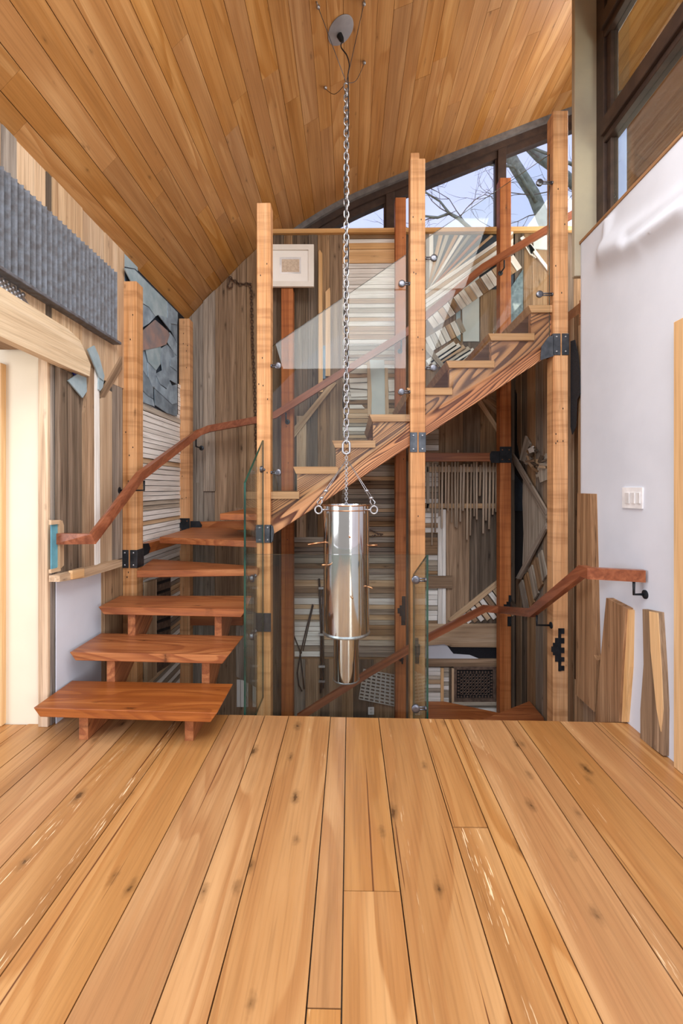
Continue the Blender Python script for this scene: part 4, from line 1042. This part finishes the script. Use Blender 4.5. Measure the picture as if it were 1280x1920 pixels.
for zz in (zt_ - .004, zt_ - .035):
    bm = bmesh.new(); ring = [V((CX + (rC + .003) * math.cos(2*math.pi*j/48), YC + (rC + .003) * math.sin(2*math.pi*j/48), zz)) for j in range(49)]
    add_tube(bm, ring, .004, 6, cap=False); fin(bm, 'top_ring', 'copper', pend, None, True)
lathe('bottom_ring', [(rL + .002, zb2 - .002), (rL + .003, zb2 + .004)], 'galvanised', pend, T(CX, YC, 0), 48)
def peg(ang, z, L, tilt=0):
    d = V((math.cos(ang), math.sin(ang), tilt)); p = V((CX, YC, z)) + V((d.x, d.y, 0)) * (rC - .006)
    tube('peg', [p, p + d * L], .006, 'copper', pend, 8)
zp = lambda py: at(649, py, Y=YC).z
peg(math.radians(195), zp(1015), .11, -.12); peg(math.radians(278), zp(1002), .035); peg(math.radians(222), zp(1055), .06, .12)
peg(math.radians(-8), zp(1022), .06, .06); peg(math.radians(283), zp(1110), .03); peg(math.radians(330), zp(1094), .05, -.2)
# eye bolts with shackles and wire rope
anch = at(650, 862, Y=YC)
for s, py in ((-1, 955), (1, 955)):
    p0 = V((CX + s * (rC - .02), YC - .06, zp(py))); p1 = V((CX + s * (rC + .005), YC - .075, zp(py)))
    eb = tube('eye_bolt', [p0, p1], .006, 'galvanised', pend, 8)
    c = p1 + V((s * .022, 0, 0)); bm = bmesh.new()
    add_tube(bm, [c + V((math.cos(a) * .022, 0, math.sin(a) * .024)) for a in [2*math.pi*j/20 for j in range(21)]], .006, 8, cap=False)
    fin(bm, 'eye', 'galvanised', eb, None, True)
    sh1 = c + V((-s * .004, 0, .02)); k1 = c + V((-s * .018, 0, .075)); k2 = c + V((-s * .045, .01, .12))
    tube('shackle', [sh1, sh1 + V((s * .012, 0, .03)), k1, sh1 + V((-s * .02, 0, .03)), sh1], .005, 'galvanised', eb, 6)
    for q in (k1, k2):
        bm = bmesh.new(); bmesh.ops.create_icosphere(bm, subdivisions=2, radius=.014); bmesh.ops.scale(bm, vec=(1.1, .8, .75), verts=bm.verts)
        fin(bm, 'rope_clamp', 'galvanised', eb, Matrix.Translation(q), True)
    for o_ in (-.007, .007):
        tube('wire_rope', [k1 + V((o_, 0, 0)), k2 + V((o_, 0, 0)), anch + V((s * .004, 0, 0))], .0018, 'galvanised', eb, 5)
# chain: one link mesh shared
def link_mesh(L, W, r):
    bm = bmesh.new(); n = 8; pts = []
    for j in range(n + 1): a = math.pi * j / n; pts.append(V((math.cos(a) * W / 2, 0, L / 2 - W / 2 + math.sin(a) * W / 2)))
    for j in range(n + 1): a = math.pi + math.pi * j / n; pts.append(V((math.cos(a) * W / 2, 0, -L / 2 + W / 2 + math.sin(a) * W / 2)))
    pts.append(pts[0]); add_tube(bm, pts, r, 6, cap=False)
    bmesh.ops.remove_doubles(bm, verts=bm.verts, dist=.0004)
    return bm
zt0, zt1 = at(648, 158, Y=YC).z, at(649, 832, Y=YC).z
L0 = .050; pitch = .0375; n = int((zt0 - zt1) / pitch); first = None
for i in range(n):
    M = T(CX, YC, zt0 - pitch * (i + .5)) @ Matrix.Rotation(math.radians(90 * (i % 2) + 20), 4, 'Z')
    if first is None: first = fin(link_mesh(L0, .030, .0052), 'chain_link', 'galvanised', pend, M, True)
    else: dup(first, pend, M)
zq = zt0 - pitch * n
fin(link_mesh(.085, .045, .008), 'quick_link', 'galvanised', pend, T(CX, YC, zq - .03), True)
f2 = None; zc0 = zq - .065; k = 0
while zc0 - .016 * k > zt_ - .01:
    M = T(CX, YC, zc0 - .0165 * k) @ Matrix.Rotation(math.radians(90 * (k % 2)), 4, 'Z')
    if f2 is None: f2 = fin(link_mesh(.023, .015, .0026), 'small_chain_link', 'galvanised', pend, M, True)
    else: dup(f2, pend, M)
    k += 1
cb = [at_ceiling(638, 56)]
slope = (zc(cb[0].x + .02) - zc(cb[0].x - .02)) / .04; cn = V((slope, 0, -1)).normalized()
can = lathe('canopy', [(.095, 0), (.095, .004), (.09, .006)], 'canopy_grey', pend, frame(cb[0] + cn * .002, GY, cn), 40)
lathe('canopy_cap', [(.018, 0), (.018, .006)], 'white_plastic', can, frame(cb[0] + cn * .008 + V((.02, -.02, .02)), GY, cn), 16)
lathe('cord_grip', [(.020, 0), (.018, .03), (.008, .05)], 'black_rubber', can, frame(cb[0] + cn * .008 + V((-.01, .02, -.01)), GY, cn), 14)
topp = V((CX, YC, zt0 + .01))
c0_ = cb[0] + cn * .055 + V((-.01, .02, -.01))
tube('power_cord', smooth_path([c0_, at(639.5, 82, Y=YC + .02), at(640, 90, Y=YC + .01), at(650, 104, Y=YC), at(654.5, 122, Y=YC), at(652, 142, Y=YC), topp + V((.012, 0, 0)), V((CX + .012, YC, zt0 - .3)), V((CX - .012, YC - .01, zt0 - .7)), V((CX + .014, YC, zt0 - 1.1)), V((CX - .016, YC, zt0 - 1.5)), V((CX + .01, YC, zt0 - 1.75)), V((CX - .02, YC, zt0 - 2.05)), V((CX + .004, YC, zt0 - 2.2))]), .004, 'black_rubber', pend, 6)
for px, py, sag in ((608, 165, .06), (684, 116, .06), (592, 2, 0), (684, -2, 0)):
    a = at_ceiling(px, py); mid = (a + topp) / 2 - V((0, 0, sag))
    wr_ = tube('anchor_cable', smooth_path([topp, mid, a], 8), .0022, 'steel_plate', pend, 5)
    ab = a + (topp - a).normalized() * .03
    bm = bmesh.new(); bmesh.ops.create_icosphere(bm, subdivisions=1, radius=.014); fin(bm, 'cable_clamp', 'galvanised', wr_, Matrix.Translation(ab), True)
    tube('screw_eye', [a + V((0, 0, .01)), a + (topp - a).normalized() * .03], .005, 'galvanised', wr_, 6)

# ================================================================== OBJECTS ON THE WALLS
# framed picture
pf = thing('framed_picture', at(540, 538, Y=BK - .03), 'small print in a wide white mat and pale wooden frame', 'picture')
yq = 4.36
def P4_(x0, y0, x1, y1): return [(x0, y0), (x1, y0), (x1, y1), (x0, y1)]
O = P4_(490, 458, 588, 537); I = P4_(503, 468, 578, 527)
for k in range(4):
    a, b = O[k], O[(k + 1) % 4]; c, d = I[(k + 1) % 4], I[k]
    prism('frame_side', pw([a, b, c, d], Y=yq - .02), (0, 1, 0), .03, 'white_frame', pf)
prism('mat_board', pw(I, Y=yq), (0, 1, 0), .006, 'mat_board', pf)
prism('mat_bevel', pw(P4_(524, 482, 564, 513), Y=yq - .002), (0, 1, 0), .002, 'white_plastic', pf)
prism('print', pw(P4_(528, 486, 561, 510), Y=yq - .004), (0, 1, 0), .002, 'print_paper', pf)
# mount block so that it hangs from the boards
box('hanger', (at(505, 480, Y=yq).x, yq + .008, at(540, 500, Y=yq).z), (at(525, 480, Y=yq).x, BK - .015, at(540, 475, Y=yq).z), 'barn_dark', pf)
# rulers and bar
def wallstick(name, poly, mat, label, cat, off=.03, th=.016): return tag(back(name, poly, mat, None, off, th, GZ), label, cat)
wallstick('wooden_slat', [(597, 472), (599, 468), (604, 475), (605, 735), (597, 735)], 'pine_trim', 'long pale wooden slat with a chamfered top on brown boards', 'slat')
wallstick('wooden_slat', [(610, 547), (618, 539), (619, 548), (619, 705), (610, 705)], 'pine_trim', 'shorter pale wooden slat with a pointed top on brown boards', 'slat')
wallstick('blue_strip', [(605, 648), (610, 648), (610, 710), (605, 710)], 'blue_bar', 'thin blue-grey metal strip between two pale slats', 'strip')
o = back('diagonal_board', [(549, 803), (623, 714), (631, 718), (552, 820)], 'barn_tan', None, .042, .02, V((74, 0, 89))); tag(o, 'light weathered board slanting below the long handrail', 'board')
# iron chain on a hook
ch = thing('iron_chain', at(470, 540, Y=BK - .04), 'rusty iron chain draped from a hook on the grey boards', 'chain')
path = [at(430, 520, Y=BK - .045), at(438, 526, Y=BK - .045), at(450, 533, Y=BK - .045), at(468, 532, Y=BK - .045), at(471, 548, Y=BK - .045), at(473, 640, Y=BK - .045), at(477, 720, Y=BK - .045), at(479, 800, Y=BK - .045), at(481, 860, Y=BK - .045)]
seglen = [(b - a).length for a, b in zip(path, path[1:])]; tot = sum(seglen)
lf = None; s = .012; k = 0
while s < tot:
    q = s
    for (a, b), L in zip(zip(path, path[1:]), seglen):
        if q <= L: break
        q -= L
    p = a + (b - a) * (q / L); d = (b - a).normalized()
    M = frame(p, (0, -1, 0) if k % 2 else d.cross(V((0, -1, 0))), d)
    if lf is None: lf = fin(link_mesh(.040, .026, .004), 'chain_link', 'rust_chain', ch, M, True)
    else: dup(lf, ch, M)
    s += .030; k += 1
hk = at(430, 528, Y=BK - .05)
tube('hook', [hk + V((.0, 0, .05)), hk + V((0, 0, .0)), hk + V((-.02, 0, -.04)), hk + V((.0, 0, -.065)), hk + V((.03, 0, -.05)), hk + V((.03, 0, -.02))], .008, 'rust_chain', ch, 8)
for px, py in ((430, 520), (468, 532)):
    p = at(px, py, Y=BK - .05); tube('nail', [p + V((0, -.012, 0)), p + V((0, .04, 0))], .005, 'rust_chain', ch, 6)
# dowel rack
dr = thing('dowel_rack', at(868, 935, Y=BK - .05), 'rack of thin wooden dowels of uneven length hanging from two battens', 'dowel rack')
back('batten', [(800, 875), (935, 875), (935, 885), (800, 885)], 'barn_tan', dr, .026, .03, GX)
back('batten', [(800, 944), (935, 944), (935, 953), (800, 953)], 'barn_tan', dr, .026, .03, GX)
back('upright', [(798, 866), (805, 866), (805, 958), (800, 958)], 'lath_grey', dr, .026, .03, GZ)
for i in range(21):
    px = 811 + i * 5.95 + R_.uniform(-1, 1)
    top = R_.choice([862, 866, 870, 862, 872]); bot = [1022, 998, 968, 990, 952, 958, 980, 988, 990, 978, 958, 1012, 1004, 968, 974, 930, 1000, 976, 992, 965, 960][i]
    if i in (8, 13, 18): top = 836 + i
    Yd = BK - .064
    tube('dowel', [at(px, top, Y=Yd), at(px + R_.uniform(-2.2, .6), bot, Y=Yd)], R_.uniform(.008, .0125), 'dowel_wood', dr, 7)
# cast iron register
ci = thing('cast_iron_register', at(890, 1318, Y=BK - .03), 'ornate dark cast iron floor register set in the wall beside pale laths', 'register')
back('frame_side', [(850, 1250), (930, 1250), (930, 1256), (850, 1256)], 'cast_iron', ci, .022, .024, GX)
back('frame_side', [(850, 1310), (930, 1310), (930, 1317), (850, 1317)], 'cast_iron', ci, .022, .024, GX)
back('frame_side', [(850, 1256), (856, 1256), (856, 1310), (850, 1310)], 'cast_iron', ci, .022, .024, GZ)
back('frame_side', [(924, 1256), (930, 1256), (930, 1310), (924, 1310)], 'cast_iron', ci, .022, .024, GZ)
back('back_plate', [(856, 1256), (924, 1256), (924, 1310), (856, 1310)], 'dark_void', ci, .022, .004, GX)
for i in range(12):
    for j in range(9):
        px, py = 859 + i * 5.65, 1260 + j * 5.8
        edge = i in (0, 11) or j in (0, 8)
        p = at(px, py, Y=BK - .036)
        bm = bmesh.new()
        rr = .0125
        if edge: bmesh.ops.create_cube(bm, size=1); bmesh.ops.scale(bm, vec=(.016, .016, .006), verts=bm.verts)
        else:
            bmesh.ops.create_circle(bm, segments=8, radius=rr * (1.25 if (i + j) % 2 else .95), cap_ends=False)
            pts_ = [v.co.copy() for v in bm.verts]; bm.clear(); add_tube(bm, pts_ + [pts_[0]], .0036, 4, cap=False)
        fin(bm, 'fretwork', 'cast_iron', ci, frame(p, GX, (0, -1, 0)))
tag(back('wood_sill', [(848, 1317), (932, 1317), (932, 1323), (848, 1323)], 'lath_grey', wb, .024, .03, GX))
# white grille
wg = thing('metal_grille', at(708, 1320, Y=BK - .03), 'white rectangular-cell metal grille tilted on the back wall below the cylinder', 'grille')
G0, G1, G2, G3 = (681, 1255), (740, 1266), (740, 1325), (672, 1311)
def gq(u, v):
    a = V((G0[0] + (G1[0] - G0[0]) * u, G0[1] + (G1[1] - G0[1]) * u, 0)); b = V((G3[0] + (G2[0] - G3[0]) * u, G3[1] + (G2[1] - G3[1]) * u, 0))
    c = a + (b - a) * v; return (c.x, c.y)
for i in range(8):
    u = i / 7; e = .022
    back('grille_bar', [gq(max(0, u - e), 0), gq(min(1, u + e), 0), gq(min(1, u + e), 1), gq(max(0, u - e), 1)], 'white_metal', wg, .03, .018, GZ)
for j in range(10):
    v = j / 9; e = .026
    back('grille_bar', [gq(0, max(0, v - e)), gq(1, max(0, v - e)), gq(1, min(1, v + e)), gq(0, min(1, v + e))], 'white_metal', wg, .032, .017, GX)
# outlet plate
ol = thing('outlet', at(695, 1333, Y=BK - .03), 'tiny white electrical outlet plate low on the back wall', 'outlet')
back('plate', [(690, 1326), (701, 1326), (701, 1340), (690, 1340)], 'white_plastic', ol, .024, .008)
back('socket', [(693, 1328), (698, 1328), (698, 1332), (693, 1332)], 'white_metal', ol, .032, .002)
back('socket', [(693, 1334), (698, 1334), (698, 1338), (693, 1338)], 'white_metal', ol, .032, .002)
# iron tongs and rods in the well
tg = thing('iron_tongs', at(570, 1290, Y=BK - .05), 'long black iron tongs hanging on the back wall', 'tongs')
Yt = BK - .05
tube('handle', [at(586, 1133, Y=Yt), at(575, 1175, Y=Yt), at(563, 1225, Y=Yt), at(557, 1262, Y=Yt), at(560, 1285, Y=Yt), at(566, 1296, Y=Yt)], .007, 'black_steel', tg, 6)
tube('handle', [at(550, 1190, Y=Yt), at(562, 1220, Y=Yt), at(566, 1255, Y=Yt), at(570, 1292, Y=Yt)], .007, 'black_steel', tg, 6)
tube('shank', [at(587, 1135, Y=Yt), at(568, 1220, Y=Yt)], .006, 'black_steel', tg, 6)
lathe('pivot', [(.012, 0), (.012, .014), (.006, .018)], 'black_steel', tg, frame(at(564, 1223, Y=Yt), GX, (0, -1, 0)), 10)
bar1 = thing('iron_rod', at(603, 1290, Y=BK - .06), 'pair of upright iron rods clamped together behind the steel cylinder', 'iron rod')
tube('rod', [at(598, 1085, Y=BK - .06), at(602, 1180, Y=BK - .06), at(601, 1300, Y=BK - .06)], .011, 'black_steel', bar1, 8)
tube('rod', [at(605, 1100, Y=BK - .06), at(606, 1290, Y=BK - .06)], .009, 'steel_plate', bar1, 8)
for py in (1103, 1190, 1250, 1278):
    back('clip', [(597, py - 2), (609, py - 2), (609, py + 2), (597, py + 2)], 'galvanised', bar1, .05, .026)
gp = thing('iron_latch', at(705, 1005, Y=BK - .04), 'small rusty iron latch on the laths right of the steel cylinder', 'latch')
tube('bar', [at(692, 993, Y=BK - .04), at(706, 1000, Y=BK - .04), at(718, 1002, Y=BK - .04)], .006, 'cast_iron', gp, 6)
for px, py in ((703, 1004), (709, 1002), (714, 1004), (698, 1005)):
    lathe('nut', [(.010, 0), (.010, .014), (.004, .016)], 'cast_iron', gp, frame(at(px, py, Y=BK - .03), GX, (0, -1, 0)), 6)
# light switch
sw = thing('light_switch', at(1185, 953, X=PL), 'white three-gang light switch plate on the white plaster wall', 'switch')
rightp('plate', [(1166, 914), (1203.5, 914), (1203, 954), (1166, 952)], 'white_plastic', sw, -.002, .010, X=PL)
for a, b in ((1170, 1179), (1180.5, 1189), (1191, 1199)):
    o = rightp('rocker', [(a, 924), (b, 924), (b, 944), (a, 943)], 'white_plastic', sw, .008, .005, X=PL)
    o.data.transform(Matrix.Rotation(math.radians(6), 4, 'X'))
# slabs fixed to the plaster wall
def slab(poly, label, mat, th): return tag(rightp('wood_slab', poly, mat, None, -.002, th, GZ, X=PL), label, 'wood slab')
slab([(1082, 925), (1106, 926), (1109, 1050), (1113, 1228), (1118, 1238), (1114, 1335), (1079, 1302), (1080, 1120)], 'tall narrow weathered board on the plaster wall behind the handrail', 'slab_brown', .045)
s2 = slab([(1136, 1121), (1172, 1140), (1165, 1250), (1160, 1354), (1115, 1354), (1121, 1280)], 'broad brown slab with a slanted top leaning on the plaster wall', 'slab_brown', .045)
s3 = slab([(1204, 1142), (1234, 1148), (1241, 1260), (1244, 1330), (1243, 1417), (1200, 1386), (1200, 1330), (1206, 1245)], 'short two-tone slab with a pale sapwood edge next to the pine door casing', 'barn_brown', .030)
prism('sapwood', pw([(1218, 1146), (1234, 1149), (1241, 1260), (1244, 1330), (1240, 1372), (1232, 1330), (1221, 1220)], X=PL - .029), (-1, 0, 0), .005, 'pine_trim', s3, GZ)
prism('sapwood', pw([(1172, 1140), (1180, 1144), (1178, 1250), (1170, 1354), (1160, 1354), (1165, 1250)], X=PL - .028), (1, 0, 0), .03, 'pine_trim', s2, GZ)

# ================================================================== OUTDOORS
gd = box('ground', (-8, 5.4, LOW - .9), (12, 16, LOW + 2.2), 'ground_dark'); tag(gd, kind='structure')
tree = thing('tree', (3.4, 8.0, 1.0), 'bare grey-green tree with forking limbs outside the arched window', 'tree')
def limb(pts, r0, r1, Y, name='limb', mat='bark'):
    P = [at(x, y, Y=Y + R_.uniform(-.15, .15)) for x, y in pts]; n = len(P) - 1
    return tube(name, P, [r0 + (r1 - r0) * i / n for i in range(n + 1)], mat, tree, 8)
T8 = 7.6
limb([(1180, 1010), (1130, 700), (1090, 560), (1030, 440), (1000, 365), (965, 310), (945, 272), (935, 235)], .13, .08, T8)
limb([(1110, 380), (1060, 330), (1010, 295), (985, 270), (960, 240)], .09, .06, T8 + .3)
limb([(1100, 320), (1025, 288), (980, 270), (940, 262)], .03, .012, T8, 'branch')
limb([(1005, 380), (965, 312), (900, 307), (850, 310), (795, 318)], .03, .012, T8, 'branch')
limb([(885, 432), (860, 410), (842, 400), (820, 408), (795, 405)], .035, .018, T8, 'branch')
limb([(842, 400), (825, 378), (800, 362), (770, 352), (745, 346)], .022, .008, T8, 'branch')
tw = bmesh.new()
def twig(p, d, L, r, depth):
    q = p; pts = [p.copy()]
    for i in range(4):
        d = (d + V((R_.uniform(-.35, .35), R_.uniform(-.2, .2), R_.uniform(-.35, .35)))).normalized(); q = q + d * L / 4; pts.append(q.copy())
    add_tube(tw, pts, [r * (1 - .17 * i) for i in range(5)], 4)
    if depth:
        for i in (1, 2, 3, 4):
            nd = (d + V((R_.uniform(-1, 1), R_.uniform(-.3, .3), R_.uniform(-1, 1)))).normalized()
            twig(pts[i], nd, L * .62, r * .55, depth - 1)
for x, y, dx, dz in ((842, 400, -1, .5), (870, 415, -.5, 1), (820, 408, -1, -.2), (900, 307, -1, .2), (965, 312, -.8, .9), (1000, 365, -1, -.2), (1000, 365, 1, .5), (1015, 400, -.9, -.4), (1010, 295, -.7, .8), (800, 362, -1, .1), (860, 410, .8, .8), (1040, 400, .7, .8), (930, 400, .6, .6), (980, 280, -1, .3)):
    twig(at(x, y, Y=T8), V((dx, 0, dz)).normalized(), R_.uniform(.6, 1.1), .010, 2)
tag(fin(tw, 'twigs', 'twig', tree), kind='stuff')
